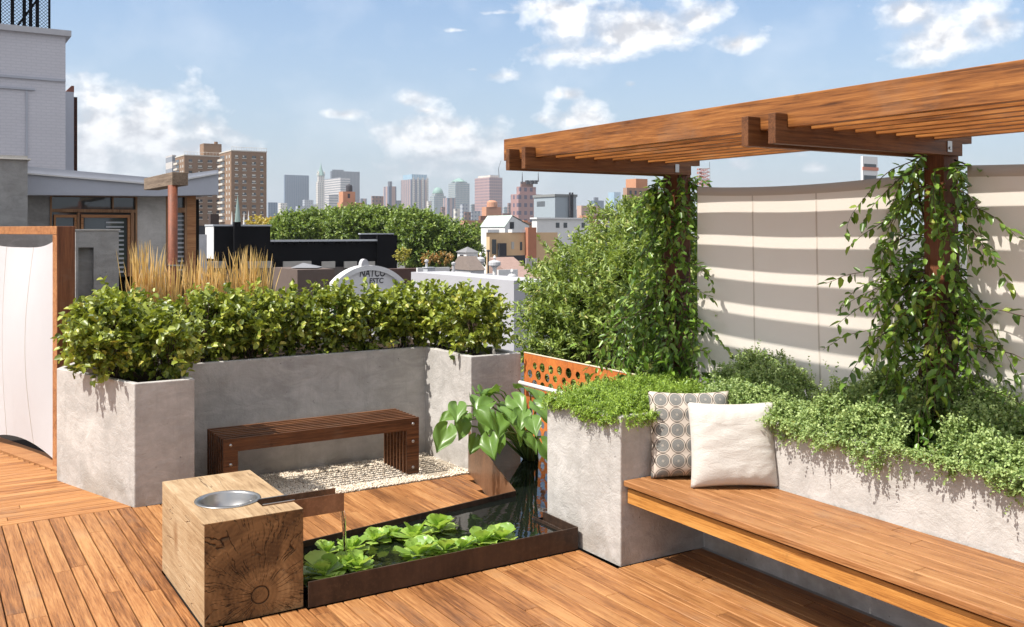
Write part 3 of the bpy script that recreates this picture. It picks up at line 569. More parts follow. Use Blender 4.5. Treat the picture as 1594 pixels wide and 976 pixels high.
# ================================================================= plants on the terrace
L_hedge = leafmat('hedge_leaf', (.016,.048,.007), (.33,.39,.055), .22, .40, yellow=(.62,.50,.12))
L_vine = leafmat('vine_leaf', (.020,.065,.010), (.20,.34,.045), .26, .34, yellow=(.36,.36,.06))
L_tree = leafmat('tree_leaf', (.035,.075,.015), (.29,.38,.075), .25, .45, yellow=(.42,.34,.13))
L_juni = leafmat('juniper_leaf', (.07,.15,.018), (.36,.50,.07), .25, .45)
L_oreg = leafmat('herb_leaf', (.08,.16,.04), (.42,.53,.20), .25, .5)
L_pist = leafmat('water_lettuce_leaf', (.16,.30,.045), (.42,.58,.13), .34, .3)
L_taro = leafmat('taro_leaf', (.035,.10,.018), (.18,.31,.06), .28, .36)
L_taros = plain('taro_stalk', (.16,.26,.06), .4, 0, .2)
L_straw = leafmat('straw', (.48,.31,.11), (.78,.56,.27), .3, .6); L_grass = leafmat('grass_blade', (.12,.15,.04), (.25,.25,.07), .3, .5)

def shrub(x, y, z, rx, ry, h, label, nt=170, k=10, seed=0, cat_='shrub'):
    nt = int(nt*1.15); k = 11; q = random.Random(seed); root = thing('leafy_shrub', label, cat_, (x,y,z), 'shrubs in the concrete planters')
    st = MB(); nst = 7; tips = []
    for i in range(nst):
        a = q.uniform(0,6.28); d = q.uniform(.15,.8); p = [(x+q.uniform(-.04,.04), y+q.uniform(-.04,.04), z)]
        ex, ey, ez = x+rx*d*math.cos(a), y+ry*d*math.sin(a), z+h*q.uniform(.6,.85)
        p.append(((p[0][0]*.6+ex*.4)+q.uniform(-.02,.02), p[0][1]*.6+ey*.4+q.uniform(-.02,.02), z+h*.3)); p.append((ex, ey, ez)); st.tube(p, [.006,.0045,.002], 5)
        for j in range(3):
            b0 = Vector(p[1]).lerp(Vector(p[2]), q.uniform(.0,.8)); a2 = q.uniform(0,6.28); st.tube([b0, b0+Vector((math.cos(a2)*rx*.35, math.sin(a2)*ry*.35, h*.22))], [.003,.0015], 4)
    st.build('branches', M_bark, root, smooth=True)
    u = nr.normal(size=(nt,3)); u = unit(u); rad = nr.uniform(.25,1.0,(nt,1))**.45
    h *= .80; c = np.array([x, y, z+h*.62]); lump = 1+.18*np.sin(u[:,0:1]*5+seed)*np.cos(u[:,2:3]*4+seed*2)
    P0 = c+u*rad*lump*np.array([rx, ry, h*.40])
    D = u*np.array([1,1,.7])+np.array([0,0,.45])+nr.normal(size=(nt,3))*.35
    V, Q = twig_leaves(P0, D, nr.uniform(.09,.20,nt), k, .049, .036, .8, .4, .5, .25, .2)
    npmesh('foliage', V, Q, L_hedge, root); return root
hd = [(1.06,6.62,.18,.27,.59,'leafy shrub hanging over the front corner of the tall left planter',230),
      (1.20,7.12,.26,.25,.62,'leafy shrub in the rear of the tall left planter, next to the frame post',200),
      (1.36,6.50,.15,.22,.50,'small leafy shrub at the inner right corner of the tall left planter',130)]
SG = random.Random(3)
names = ['first','second','third','fourth','fifth','sixth']
for i in range(6):
    x = 1.80+.33*i; hd.append((x, 7.18+SG.uniform(-.03,.05), .22, .24, .565+SG.uniform(-.03,.03), '%s leafy shrub from the left in the low planter behind the slatted bench'%names[i], 190))
hd += [(3.66,6.95,.20,.24,.57,'leafy shrub in the middle of the planter arm beside the pond',170),
       (3.70,6.50,.17,.22,.585,'leafy shrub at the pond end of the low planter, against the white roofs',190)]
for i, (x,y,rx,ry,h,lb,nt) in enumerate(hd): shrub(x, y, .69, rx, ry, h, lb, nt, 10, i+1)

# feather grasses
def grass(x, y, z, rx, h, n, label):
    root = thing('feather_grass', label, 'ornamental grass', (x,y,z), 'feather grass clumps behind the hedge')
    m1 = []; V = []; Q = []
    def blades(n, h0, h1, wdt, lean, head):
        a = nr.uniform(0,6.28,n); r0 = nr.uniform(0,1,n)**.6*rx; b0 = np.stack([x+r0*np.cos(a), y+r0*np.sin(a)*.5, np.full(n,z)],1)
        H = nr.uniform(h0,h1,n); ln = nr.normal(size=(n,2))*lean; pts = []
        T = [0,.3,.55,.62,.8,.93,1.0]; Wd = [wdt,wdt,wdt*.8]+([wdt*1.9,wdt*2.5,wdt*1.8,wdt*.3] if head else [wdt*.7,wdt*.5,wdt*.3,.0003])
        s = unit(nr.normal(size=(n,3))*np.array([1,1,.1])+np.array([.8,-.5,0]))
        for t, w in zip(T, Wd):
            p = b0+np.stack([ln[:,0]*t*t*H, ln[:,1]*t*t*H, H*t*(1-.12*abs(ln[:,0])*t)],1); pts += [p-s*w, p+s*w]
        Vv = np.stack(pts,1).reshape(-1,3); k = len(T)*2; bb = np.arange(n)[:,None]*k
        return Vv, np.concatenate([bb+np.array([2*i,2*i+1,2*i+3,2*i+2]) for i in range(len(T)-1)])
    A = blades(n, h*.62, h, .0016, .075, True); npmesh('seed_heads', *A, L_straw, root)
    B = blades(int(n*1.1), h*.3, h*.68, .003, .22, False); npmesh('blades', *B, L_grass, root)
for (px, top, rx, n, lb) in ((222,376,.12,120,'narrow clump of golden feather grass left of the rusted post, the tallest one'),
                         (262,402,.14,130,'golden feather grass clump in front of the rusted post'),
                         (325,392,.17,190,'golden feather grass clump just right of the rusted post'),
                         (388,384,.15,160,'golden feather grass clump furthest right, before the black building')):
    p = ONY(px, top, 7.72); grass(p.x, 7.72, .68, rx, p.z-.68+.03, n, lb)

# water lettuce
def rosette(x, y, r, label, seed):
    q = random.Random(seed); V = []; Fq = []; T = [(0,.05),(.25,.12),(.50,.30),(.78,.45),(.95,.38),(1.03,.18)]
    for k, (cnt, el, sc_) in enumerate(((3,78,.75),(5,60,1.05),(6,36,1.18),(5,12,1.12))):
        for i in range(cnt):
            a = 2*math.pi*(i+.4*k+q.uniform(-.15,.15))/cnt; e = R(el+q.uniform(-14,14)); L = r*sc_*q.uniform(.7,1.2)
            d = Vector((math.cos(a)*math.cos(e), math.sin(a)*math.cos(e), math.sin(e))); s = Vector((-math.sin(a), math.cos(a), 0)); nn = d.cross(s)
            if nn.z < 0: nn = -nn
            n0 = len(V); cols = (-1,-.5,0,.5,1)
            for j, (t, w) in enumerate(T):
                for c in cols:
                    rip = (.05 if abs(c) == .5 else -.03)*(t**1.2); edge = 1-.06*c*c*(t > .9)
                    pv_ = Vector((x,y,.092))+d*L*t*edge+s*L*w*c*1.02+nn*L*(rip+.10*c*c*t-.16*t*t)+Vector((0,0,.004)); pv_.y = max(pv_.y, 4.1125) if pv_.z < .125 else pv_.y; pv_.x = max(pv_.x, 1.489); V.append(pv_)
            for j in range(len(T)-1):
                for c in range(4): Fq.append((n0+j*5+c, n0+j*5+c+1, n0+(j+1)*5+c+1, n0+(j+1)*5+c))
    o = npmesh('water_lettuce', np.array([tuple(v) for v in V]), Fq, L_pist, None, True); tag(o, label, 'water plant', 'water lettuce floating in the pond'); return o
pl = [((510,852),.055,'small water lettuce rosette just left of the falling water, near the rear rim'),
      ((547,848),.072,'water lettuce rosette right behind where the falling water lands'),
      ((584,832),.062,'water lettuce rosette right of the falling water, against the rear rim'),
      ((612,826),.052,'smaller water lettuce rosette at the rear rim between the falling water and the big cluster'),
      ((645,829),.082,'tall water lettuce rosette at the rear of the big middle cluster'),
      ((683,815),.085,'water lettuce rosette standing highest at the back right of the middle cluster'),
      ((655,858),.085,'broad water lettuce rosette at the front left of the middle cluster'),
      ((702,854),.075,'water lettuce rosette at the front rim, right end of the middle cluster'),
      ((722,846),.062,'water lettuce rosette at the front rim between the middle and the right cluster'),
      ((752,838),.078,'water lettuce rosette at the left of the right-hand cluster'),
      ((782,832),.074,'water lettuce rosette furthest right, next to the sky reflection'),
      ((566,882),.075,'sunlit water lettuce rosette against the front rim, left of the open water'),
      ((508,888),.085,'shaded water lettuce rosette in the corner beside the timber block'),
      ((537,872),.060,'half shaded water lettuce rosette just in front of the falling water')]
for i, (p, r, lb) in enumerate(pl):
    v = G(p[0], p[1], .13); r *= 1.12; v.y = max(v.y, 4.112+r*.98); v.x = max(v.x, 1.487+r*.95); rosette(v.x, v.y, r, lb, i)

# taro
def heart(L, q):
    prof = [(0,0.05),(.06,.22),(.12,.33),(.20,.41),(.30,.445),(.40,.44),(.50,.405),(.60,.35),(.70,.28),(.80,.20),(.89,.11),(.96,.04),(1.0,.0)]; V = []; Fq = []
    nc = 11
    ph = q.uniform(0,6)
    for i, (t, w) in enumerate(prof):
        for c in range(nc):
            u = c/(nc-1)*2-1; back = -.26*(abs(u)**1.4)*(1-t)**5*1.5; x = (t+back*(1 if t < .5 else 0))*L; yy = u*w*L
            z = L*(.22*abs(u)*w*2-.26*t*t+.07*math.sin(10*t+ph+abs(u)*5)*abs(u)+.013*math.cos((t*1.3-abs(u)*.55)*26)*min(1,abs(u)*2)*(1-t*.5)-.012*math.exp(-(u/.12)**2)); V.append(Vector((x,yy,z)))
    for i in range(len(prof)-1):
        for c in range(nc-1): Fq.append((i*nc+c, i*nc+c+1, (i+1)*nc+c+1, (i+1)*nc+c))
    return V, Fq
tr = thing('taro_plant', 'taro with large drooping heart-shaped leaves rising from the pond beside the planter corner', 'water plant', (3.69,5.63,.08))
base = Vector((3.66,5.60,.08)); tl = [(695,676,6.02,.17,-2.6,-62),(712,640,6.1,.14,-2.2,-45),(735,628,6.15,.13,-1.9,-50),(748,650,6.0,.14,-1.2,-60),(752,616,6.3,.12,-2.4,-20),(775,613,6.35,.12,-2.6,-20),
      (772,655,5.95,.17,-1.9,-55),(800,630,6.1,.16,-1.5,-40),(826,618,6.2,.16,-1.2,-55),(836,640,6.05,.18,-1.1,-48),(797,668,5.9,.15,-1.3,-68),(762,690,5.95,.15,-1.7,-62),(720,665,6.1,.13,-2.0,-66),(846,700,5.75,.15,-1.2,-75),(788,640,6.4,.14,-1.8,-40),(740,690,6.1,.12,-2.2,-60),(762,636,6.1,.15,-2.9,-35),(782,648,6.0,.15,-1.6,-30),(812,650,6.0,.14,-2.2,-55),(725,655,6.2,.13,-2.9,-40),(818,690,5.9,.12,-1.0,-65),(756,668,6.2,.13,-2.4,-45),(770,618,6.25,.12,-2.9,15),(742,618,6.3,.11,-2.0,10),(708,655,6.15,.12,-3.0,-25),(828,662,5.9,.13,-1.9,-50),(806,612,6.35,.12,-1.4,5),(780,690,6.0,.11,-2.5,-70)]
qq = random.Random(8)
for (px,py,d,L,az,el) in tl:
    att = P(px, py-8, d); m = MB(); mid = base.lerp(att, .55)+Vector((0,0,.10)); L *= .98; b0 = base+Vector((qq.uniform(-.04,.04),qq.uniform(-.04,.04),0))
    m.tube([b0, b0.lerp(mid,.5)+Vector((0,0,.02)), mid, mid.lerp(att,.6)+Vector((0,0,.03)), att], [.011,.009,.007,.005,.0035], 7); m.build('stalk', L_taros, tr, smooth=True)
    V, Fq = heart(L, qq); e = R(min(el*.8+12, 15)); Mx = Matrix.Rotation(az+qq.uniform(-.3,.3), 3, 'Z') @ Matrix.Rotation(-e, 3, 'Y') @ Matrix.Rotation(qq.uniform(-.6,.6), 3, 'X'); V = [att+Mx@v for v in V]
    o = npmesh('leaf', np.array([tuple(v) for v in V]), Fq, L_taro, tr, True); s = o.modifiers.new('s', 'SUBSURF'); s.levels = 1; s.render_levels = 1

# juniper on the end block
n = 6500; X = nr.uniform(2.985,3.92,n); Y = nr.uniform(3.79,4.45,n)
H = .722+.125*np.clip(1-((X-3.42)/.52)**4,0,1)*np.clip(1-((Y-4.1)/.40)**4,0,1)*(.7+.5*np.sin(X*15+Y*9)**2*.6+.2*np.sin(Y*23))
P0 = np.stack([X,Y,H-nr.uniform(0,.07,n)],1); D = nr.normal(size=(n,3))*.55+np.array([-.12,-.05,.7]); 
V1, Q1 = twig_leaves(P0, D, nr.uniform(.02,.05,n), 12, .0125, .0052, .75, .2, .3, .1, .1)
m_ = 320; Xh = nr.uniform(2.985,3.01,m_); Yh = 3.80+nr.beta(1.2,1.2,m_)*.63; clump = (np.sin(Yh*31+1)+np.sin(Yh*13)) ; Hh = .775-nr.uniform(0,.07,m_)*np.clip(.55+clump*.45,0.1,1.4)
P1 = np.stack([Xh-.012,Yh,Hh],1); D1 = nr.normal(size=(m_,3))*.45+np.array([-.25,0,-.4]); V2, Q2 = twig_leaves(P1, D1, nr.uniform(.015,.05,m_), 10, .015, .0055, .75, .1, .3, .1, .1)
m2 = 240; Xh = 3.0+nr.beta(1.2,1.2,m2)*.55; P2_ = np.stack([Xh, np.full(m2,3.765)-nr.uniform(0,.03,m2), .775-nr.uniform(0,.045,m2)],1); D2 = nr.normal(size=(m2,3))*.4+np.array([0,-.3,-.3]); V3, Q3 = twig_leaves(P2_, D2, nr.uniform(.03,.05,m2), 10, .015, .0055, .75, .1, .3, .1, .1)
jr = thing('creeping_juniper', 'bright green creeping juniper spilling over the end of the concrete planter', 'ground cover plant', (3.4,4.1,.70))
npmesh('foliage', *cat((V1,Q1),(V2,Q2),(V3,Q3)), L_juni, jr)
m = MB()
for i in range(40):
    a_ = rnd.uniform(0,6.28); e_ = Vector((3.4+.4*math.cos(a_), 4.1+.27*math.sin(a_), .76)); m.tube([(3.4,4.1,.70), Vector((3.4,4.1,.75)).lerp(e_,.5), e_], [.006,.004,.002], 5)
m.build('branches', M_bark, jr)

# herb cushion along the wall (nobody could count the plants)
def env(Y):   # mound height along the wall
    return .205+.05*np.sin(Y*5.1+1)+.035*np.sin(Y*11.3)
n = 12500; Y = nr.uniform(.9,3.80,n); X = 3.56+nr.beta(1.1,1.3,n)*.36; t = (X-3.56)/.36
H = .735+env(Y)*np.sin(np.clip(.35+t*1.1,0,1.57))*(1+.22*np.sin(X*37+Y*29)+.22*np.sin(Y*23+X*9)*np.sin(X*19+2)); H -= nr.uniform(0,.06,n); H -= np.clip(.12-t,0,1)*.45
nv = ~((np.abs(Y-2.50)<.10)&(t<.75)); P0 = np.stack([X,Y,H],1)[nv]; D = nr.normal(size=(len(P0),3))*.45+np.array([-.3,-.1,.65])
V1, Q1 = twig_leaves(P0, D, nr.uniform(.04,.085,len(P0)), 12, .0135, .0095, .75, .2, .4, .15, .1)
n = 1000; Y = nr.uniform(.9,3.30,n); g_ = np.clip(.35+.55*np.sin(Y*7.1+.4)+.35*np.sin(Y*17),0.05,1.3); dr = nr.uniform(0,1,n)**1.4*.11*g_
P1 = np.stack([3.562-nr.uniform(.0,.04,n), Y, .785-dr],1); D1 = nr.normal(size=(n,3))*.35+np.array([-.35,0,-.35]); V2, Q2 = twig_leaves(P1, D1, nr.uniform(.03,.08,n), 10, .0125, .009, .75, .1, .4, .15, .1)
n = 60; Y = 2.7+nr.normal(size=n)*.6; P2_ = np.stack([3.80+nr.normal(size=n)*.05, Y, np.full(n,.86)],1); D2 = nr.normal(size=(n,3))*.3+np.array([0,0,1.]); V3, Q3 = twig_leaves(P2_, D2, nr.uniform(.08,.22,n), 16, .017, .011, .7, .2, .4, .15, .1)
n = 26; Yt = np.concatenate([nr.normal(2.75,.10,12), nr.normal(1.75,.12,14)]); P3 = np.stack([np.full(n,3.545), Yt, np.full(n,.76)],1); D3 = nr.normal(size=(n,3))*.12+np.array([-.12,0,-1.]); V4, Q4 = twig_leaves(P3, D3, nr.uniform(.06,.17,n), 18, .012, .008, .7, 0, .4, .15, .1)
tag(npmesh('ground_cover', *cat((V1,Q1),(V2,Q2),(V3,Q3),(V4,Q4)), L_oreg), 'dense grey-green herbs billowing over the concrete wall behind the seat', 'ground cover', None, 'stuff')

# climbing vines
def vine(cx, cy, z0, z1, env, ns, label, seed, bias=(0,0,0), extra=()):
    q = random.Random(seed); root = thing('climbing_vine', label, 'vine', (cx,cy,z0)); st = MB()
    for s in range(3):
        p = []; ph = q.uniform(0,6.28)
        for i in range(22):
            z = z0+(z1-z0)*i/21; a_ = ph+z*5.0; p.append((cx+.078*math.cos(a_), cy+.084*math.sin(a_), z))
        st.tube(p, [.011-.007*i/21 for i in range(22)], 6)
    PP = []; DD = []; LL = []
    def strand(p, d, ln, droop):
        k = 9; pts = [p.copy()]; dd = d.normalized()
        for i in range(k):
            dd = (dd+Vector((q.uniform(-.25,.25), q.uniform(-.25,.25), -droop+q.uniform(-.15,.15)))).normalized(); p = p+dd*ln/k; pts.append(p.copy())
        st.tube(pts, [.0028-.002*i/k for i in range(k+1)], 4, False)
        for i in range(k): PP.append(tuple(pts[i])); DD.append(tuple(pts[i+1]-pts[i])); LL.append(ln/k)
    for i in range(ns):
        z = z0+(z1-z0)*q.random()
        if math.sin(z*9.5+seed)*.5+.5 < q.random()*.8: z = z0+(z1-z0)*q.random()**1.5*.75
        r = env(z); a_ = q.uniform(0,6.28)
        if z < 1.0 and math.cos(a_)+bias[0] < -.1: r *= .35
        d = Vector((math.cos(a_)+bias[0], math.sin(a_)+bias[1], q.uniform(-.2,.6)))
        strand(Vector((cx+.06*math.cos(a_), cy+.06*math.sin(a_), z)), d, r*q.uniform(.6,1.5), q.uniform(.12,.38))
    for (p, d, ln, dr) in extra: strand(Vector(p), Vector(d), ln, dr)
    st.build('stems', M_bark, root, smooth=True)
    V, Q = twig_leaves(np.array(PP), np.array(DD), np.array(LL), 2, .054, .025, .72, .0, .28, .18, .28, start=.0)
    npmesh('foliage', V, Q, L_vine, root); return root
def e1(z): return np.interp(z, [.7,.95,1.2,1.45,1.7,2.0], [.50,.52,.46,.34,.20,.20])
def e2(z): return np.interp(z, [.6,.85,1.1,1.3,1.6,1.9,2.05], [.42,.46,.44,.36,.33,.34,.26])
vine(3.92, 4.39, .70, 2.04, e1, 235, 'climbing vine on the far pergola post, widening above the juniper', 21, (-.1,.12,0),
     [((3.9,4.40,2.02),(-.2,1,-.1),.42,.05),((3.9,4.40,1.95),(-.5,1,-.2),.45,.08),((3.9,4.40,1.90),(.1,.9,.0),.38,.1),((3.88,4.36,1.5),(-.1,-1,.3),.3,.1),((3.86,4.30,1.35),(-.2,-1,.2),.36,.1)])
vine(3.92, 2.63, .62, 2.04, e2, 250, 'climbing vine on the near pergola post between the two cream canvases', 33, (-.12,-.05,0),
     [((3.88,2.72,2.02),(-.2,1,-.2),.5,.10),((3.88,2.72,2.0),(-.3,1,-.5),.5,.2),((3.88,2.70,1.85),(-.1,1,-.5),.4,.1),((3.86,2.72,1.55),(-.1,1,0),.40,.03),((3.86,2.50,1.35),(-.1,-1,.3),.5,.05),((3.86,2.50,1.2),(-.1,-1,.2),.55,.08),((3.86,2.5,1.0),(-.2,-1,.4),.6,.12),((3.86,2.5,.9),(-.3,-1,.5),.6,.15),((3.86,2.5,1.75),(-.1,-1,-.2),.42,.2),((3.75,2.50,.8),(-.7,-.3,.1),.2,.25)])
# ================================================================= the city around the terrace
def body(px0, pxc, px1, top, d, zb=-14.0, deep=None):
    C_ = P(pxc, top, d); x1 = ONY(px1, top, C_.y).x
    y1 = ONX(px0, top, C_.x).y if px0 < pxc-.2 else C_.y+(deep or (x1-C_.x)*.8)
    return C_.x, C_.y, x1, y1, C_.z, zb
def tower(name, label, px0, pxc, px1, top, d, mat, cat='building', group=None, parts=(), zb=-14.0, deep=None):
    x0, y0, x1, y1, z, zb = body(px0, pxc, px1, top, d, zb, deep)
    root = thing(name, label, cat, (x0,y0,zb), group); m = MB(); m.box(x0,y0,zb,x1,y1,z); m.build('wall', mat, root)
    return root, (x0, y0, x1, y1, z, d)
S = F
def hpx(py, d): return CH-d*(py-HZ)/F
M_glassb = facade('blue_tower_skin', (.10,.15,.22), (.05,.10,.18), 6, 4, .6, .8)
M_grey1 = facade('grey_striped_skin', (.52,.49,.47), (.20,.21,.24), 400, 7.0, 1.1, .45)
M_dark1 = facade('dark_grey_skin', (.13,.14,.17), (.08,.10,.13), 5, 400, .5, 1.1)
M_pink = facade('pink_stone_skin', (.40,.27,.24), (.10,.13,.19), 14, 400, .45, 1.1)
M_grid = facade('pink_grid_skin', (.36,.22,.21), (.12,.11,.16), 6.5, 7.5, .5, .5)
M_wfc = facade('pale_teal_skin', (.36,.37,.36), (.10,.20,.26), 5, 6, .6, .6)
M_cream = facade('cream_stone_skin', (.62,.58,.52), (.26,.27,.28), 7, 7, .4, .5)
M_lowgr = facade('pale_grey_skin', (.38,.40,.43), (.18,.21,.27), 6, 6, .5, .5)
M_brn = facade('brown_skin', (.23,.13,.10), (.07,.07,.09), 6, 6, .4, .5)
M_lblue = facade('light_blue_skin', (.33,.46,.56), (.20,.38,.52), 9, 6, .5, .9)
M_copper = plain('green_copper', (.20,.33,.29), .6, 0, .1, .1); M_orange = plain('orange_brick_far', (.50,.25,.15), .9, 0, .15, .3); M_roofd = plain('dark_roof', (.05,.05,.06), .8, 0, .3, .5)
SKY = 'downtown towers on the skyline'
D = 3000.
def poly_at(root, name, mat, pts, d, px, half):   # closed outline in photo proportions, thickness set in metres
    pass
r, _ = tower('office_tower', 'plain blue glass slab tower, leftmost tall one of the skyline', 442, 443.5, 481, 272, D, M_glassb, group=SKY)
tower('office_building', 'small dark blue block just right of the brick apartment tower on the skyline', 417, 418, 432, 315, 2200, M_glassb, group=SKY)
tower('office_building', 'pale stepped building left of the blue slab tower', 433, 437, 447, 316, 2600, M_cream, group=SKY)
tower('office_building', 'low pale block in front of the foot of the blue slab tower', 460, 463, 492, 321, 2300, M_lowgr, group=SKY)
tower('office_building', 'small pale grey block with a flat top between the blue slab and the spired tower', 471, 474, 488, 311, 2500, M_lowgr, group=SKY)
# spired stone tower
r, (x0,y0,x1,y1,z,d) = tower('spired_tower', 'slim cream stone tower with a green pointed spire', 492, 495, 507, 283, D, M_cream, group=SKY)
xm, ym = (x0+x1)/2, (y0+y1)/2; w = (x1-x0)
m = MB(); m.box(x0+w*.12,y0+w*.1,z,x1-w*.12,y1-w*.1,hpx(273,D)); m.build('upper_shaft', M_cream, r)
m = MB(); m.lathe([(w*.48,hpx(273,D)),(w*.40,hpx(270,D)),(w*.16,hpx(262,D)),(.6,hpx(254,D)),(.01,hpx(253,D))], (xm,ym,0), 8); m.build('spire', M_copper, r)
for sx, sy in ((0,0),(1,0),(0,1),(1,1)):
    m = MB(); cx_, cy_ = x0+w*.14+sx*(x1-x0-w*.28), y0+w*.14+sy*(y1-y0-w*.28); m.lathe([(w*.12,hpx(273,D)),(w*.10,hpx(269,D)),(.01,hpx(265,D))], (cx_,cy_,0), 6); m.build('pinnacle', M_cream, r)
r, (x0,y0,x1,y1,z,d) = tower('office_tower', 'dark grey ribbed tower with a stepped top behind the striped building', 514, 516, 560, 266, 3150, M_dark1, group=SKY)
m = MB(); m.box(x0+(x1-x0)*.05,y0+5,z,x0+(x1-x0)*.45,y1-5,z+5); m.build('roof_plant', M_dark1, r)
tower('office_building', 'light grey striped office block in front of the dark ribbed tower', 505, 530, 545, 276, 2800, M_grey1, group=SKY)
tower('office_building', 'low pale block at the foot of the striped office block', 508, 512, 527, 303, 2500, M_grey1, group=SKY)
# brick building with water tank, mid distance
r, (x0,y0,x1,y1,z,d) = tower('brick_building', 'orange brick building with a round water tank on its bulkhead, rising above the big trees', 525, 532, 567, 315, 420, M_orange)
m = MB(); q0 = P(534,298,430); q1 = ONY(553,298,q0.y); m.box(q0.x,q0.y,z,q1.x,q0.y+5,q0.z); m.build('bulkhead', M_orange, r)
m = MB(); qq_ = P(543.5,290,433); m.lathe([(1.45,P(0,298,433).z),(1.5,P(0,290,433).z),(1.2,P(0,288,433).z),(.01,P(0,286,433).z)], (qq_.x,qq_.y,0), 14); m.build('water_tank', M_roofd, r)
m = MB(); q2 = ONY(543,305,q0.y); m.box(q2.x-.6,q0.y-.05,q2.z-1,q2.x+.6,q0.y+.02,q2.z+1); m.build('window', M_roofd, r)
r, _ = tower('office_building', 'low dark brown block left of the brown chimneyed tower', 578, 580, 597, 305, 1500, M_brn, group=SKY)
r, (x0,y0,x1,y1,z,d) = tower('apartment_tower', 'narrow brown tower with a round stack on its roof', 597, 605, 617, 290, 1800, M_pink, group=SKY)
m = MB(); m.lathe([(4,z-1),(4,hpx(282,1800)),(.1,hpx(282,1800))], ((x0+x1)/2,(y0+y1)/2,0), 12); m.build('stack', M_dark1, r)
r, (x0,y0,x1,y1,z,d) = tower('office_tower', 'broad pinkish tower with tall vertical stripes and a glass crown', 624, 640, 667, 279, D, M_pink, group=SKY)
m = MB(); m.box(x0+5,y0+5,z,x1-3,y1-5,hpx(271,D)); m.build('glass_crown', M_lblue, r)
for k in range(4):
    m = MB(); xx_ = x0+(x1-x0)*(.08+.27*k); m.box(xx_,y0-1.2,-10,xx_+6,y0-.1,hpx(276,D)); m.build('pier', M_cream, r)
def domed(label, px0, pxc, px1, top, peak, d, kind):
    r, (x0,y0,x1,y1,z,_) = tower('office_tower', label, px0, pxc, px1, top, d, M_wfc, group=SKY); w = (x1-x0); h = hpx(peak, d); xm, ym = (x0+x1)/2, (y0+y1)/2
    m = MB(); m.box(x0+w*.12,y0+w*.1,z,x1-w*.12,y1-w*.1,z+(h-z)*.3); m.build('setback', M_wfc, r); z2 = z+(h-z)*.3
    m = MB(); rr_ = w*.42
    if kind == 'dome': m.lathe([(rr_*math.cos(a), z2+(h-z2)*math.sin(a)) for a in [i*math.pi/16 for i in range(9)]], (xm,ym,0), 20)
    else: m.lathe([(rr_*1.3,z2),(rr_*.5,z2+(h-z2)*.75),(.1,h)], (xm,ym,0), 4)
    m.build('copper_roof', M_copper, r)
domed('teal and stone tower with a low green dome', 669, 676, 694, 305, 291, 2900, 'dome')
domed('teal and stone tower with a green pyramid roof', 698, 709, 731, 285, 276, 2950, 'pyr')
tower('office_building', 'small pale green-topped block before the domed tower', 690, 697, 709, 308, 2600, M_pink, group=SKY)
tower('office_building', 'narrow light block at the right foot of the pyramid-roofed tower', 716, 720, 730, 318, 1500, M_lowgr, group=SKY)
tower('office_building', 'low grey block between the pyramid-roofed tower and the pink grid tower', 731, 734, 748, 328, 1500, M_lowgr, group=SKY)
r, (x0,y0,x1,y1,z,d) = tower('office_tower', 'large pink gridded tower with a crane on its roof', 739, 762, 782, 276, 2400, M_grid, group=SKY)
m = MB(); m.box(x0+5,y0+5,z,x1-8,y1-8,z+6); m.build('roof_plant', M_cream, r)
m = MB(); q0 = P(777,276,2400); q1 = P(776,262,2400); q2 = P(780,250,2400); m.tube([q0,q1],.9,5); m.tube([q1,q2],.6,4); m.build('crane', M_roofd, r)
r, (x0,y0,x1,y1,z,d) = tower('brick_building', 'orange brick block with rounded roof bulkheads, before the pink grid tower', 750, 757, 780, 322, 900, M_orange, group=None)
m = MB(); qv = P(766,318,905); m.lathe([(5.2,P(0,322,905).z-.3),(5,P(0,315,905).z),(3,P(0,312,905).z),(.1,P(0,311.5,905).z)], (qv.x,qv.y,0), 14); m.build('bulkhead', M_orange, r)
tower('office_building', 'low dark block between the orange brick block and the stepped brown building', 781, 783, 793, 332, 1100, M_brn)
r, (x0,y0,x1,y1,z,d) = tower('stepped_building', 'reddish brown stepped building with two masts on its roof', 795, 807, 846, 302, 900, M_grid)
m = MB(); m.box(x0+4,y0+4,z,x1-6,y1-4,hpx(290,900)); m.build('middle_step', M_grid, r)
m = MB(); m.box(x0+(x1-x0)*.25,y0+6,hpx(290,900),x1-8,y1-6,hpx(282,900)); m.build('upper_step', M_brn, r)
for px in (813, 838):
    m = MB(); qa = P(px,283,912); qb = P(px,268,912); m.tube([qa,qb],[.7,.2],4); m.build('mast', M_roofd, r)
for px in (820,827,833):
    m = MB(); qa = P(px,283,910); m.box(qa.x,qa.y,qa.z-2,qa.x+3,qa.y+3,qa.z+1.5); m.build('roof_unit', M_roofd, r)
M_blueg = plain('blue_grey_cladding', (.30,.35,.39), .6, 0, .05, .2)
r, (x0,y0,x1,y1,z,d) = tower('plant_building', 'windowless pale blue-grey building with pipes up its right side', 831, 864, 897, 306, 260, M_blueg)
m = MB(); m.box(x0-.25,y0-.25,z,x1+.25,y1+.25,z+.7); m.build('parapet', plain('grey_band', (.22,.23,.23), .7), r)
for px in (887, 891):
    m = MB(); qa = ONY(px,300,y0-.45); m.tube([(qa.x,y0-.45,-6),(qa.x,y0-.45,z+1.2)], .28, 8); m.build('pipe', M_roofd, r)
m = MB(); 
for i in range(5): qa = ONX(848,312,x0-.06); m.box(x0-.06,qa.y,qa.z-.4-i*.3,x0,qa.y+4,qa.z-.25-i*.3)
m.build('vent_grille', M_roofd, r)
tower('office_building', 'low pinkish building right of the blue-grey plant building', 898, 905, 934, 320, 700, plain('pinkish_stone', (.48,.34,.28), .9, 0, .1, .2))
r, (x0,y0,x1,y1,z,d) = tower('office_building', 'small dark blue clump of towers behind the pinkish building', 920, 925, 940, 312, 2600, M_glassb, group=SKY)
m = MB(); m.box(x0+6,y0+5,z,x0+18,y1-4,hpx(307,2600)); m.build('roof_plant', M_dark1, r)
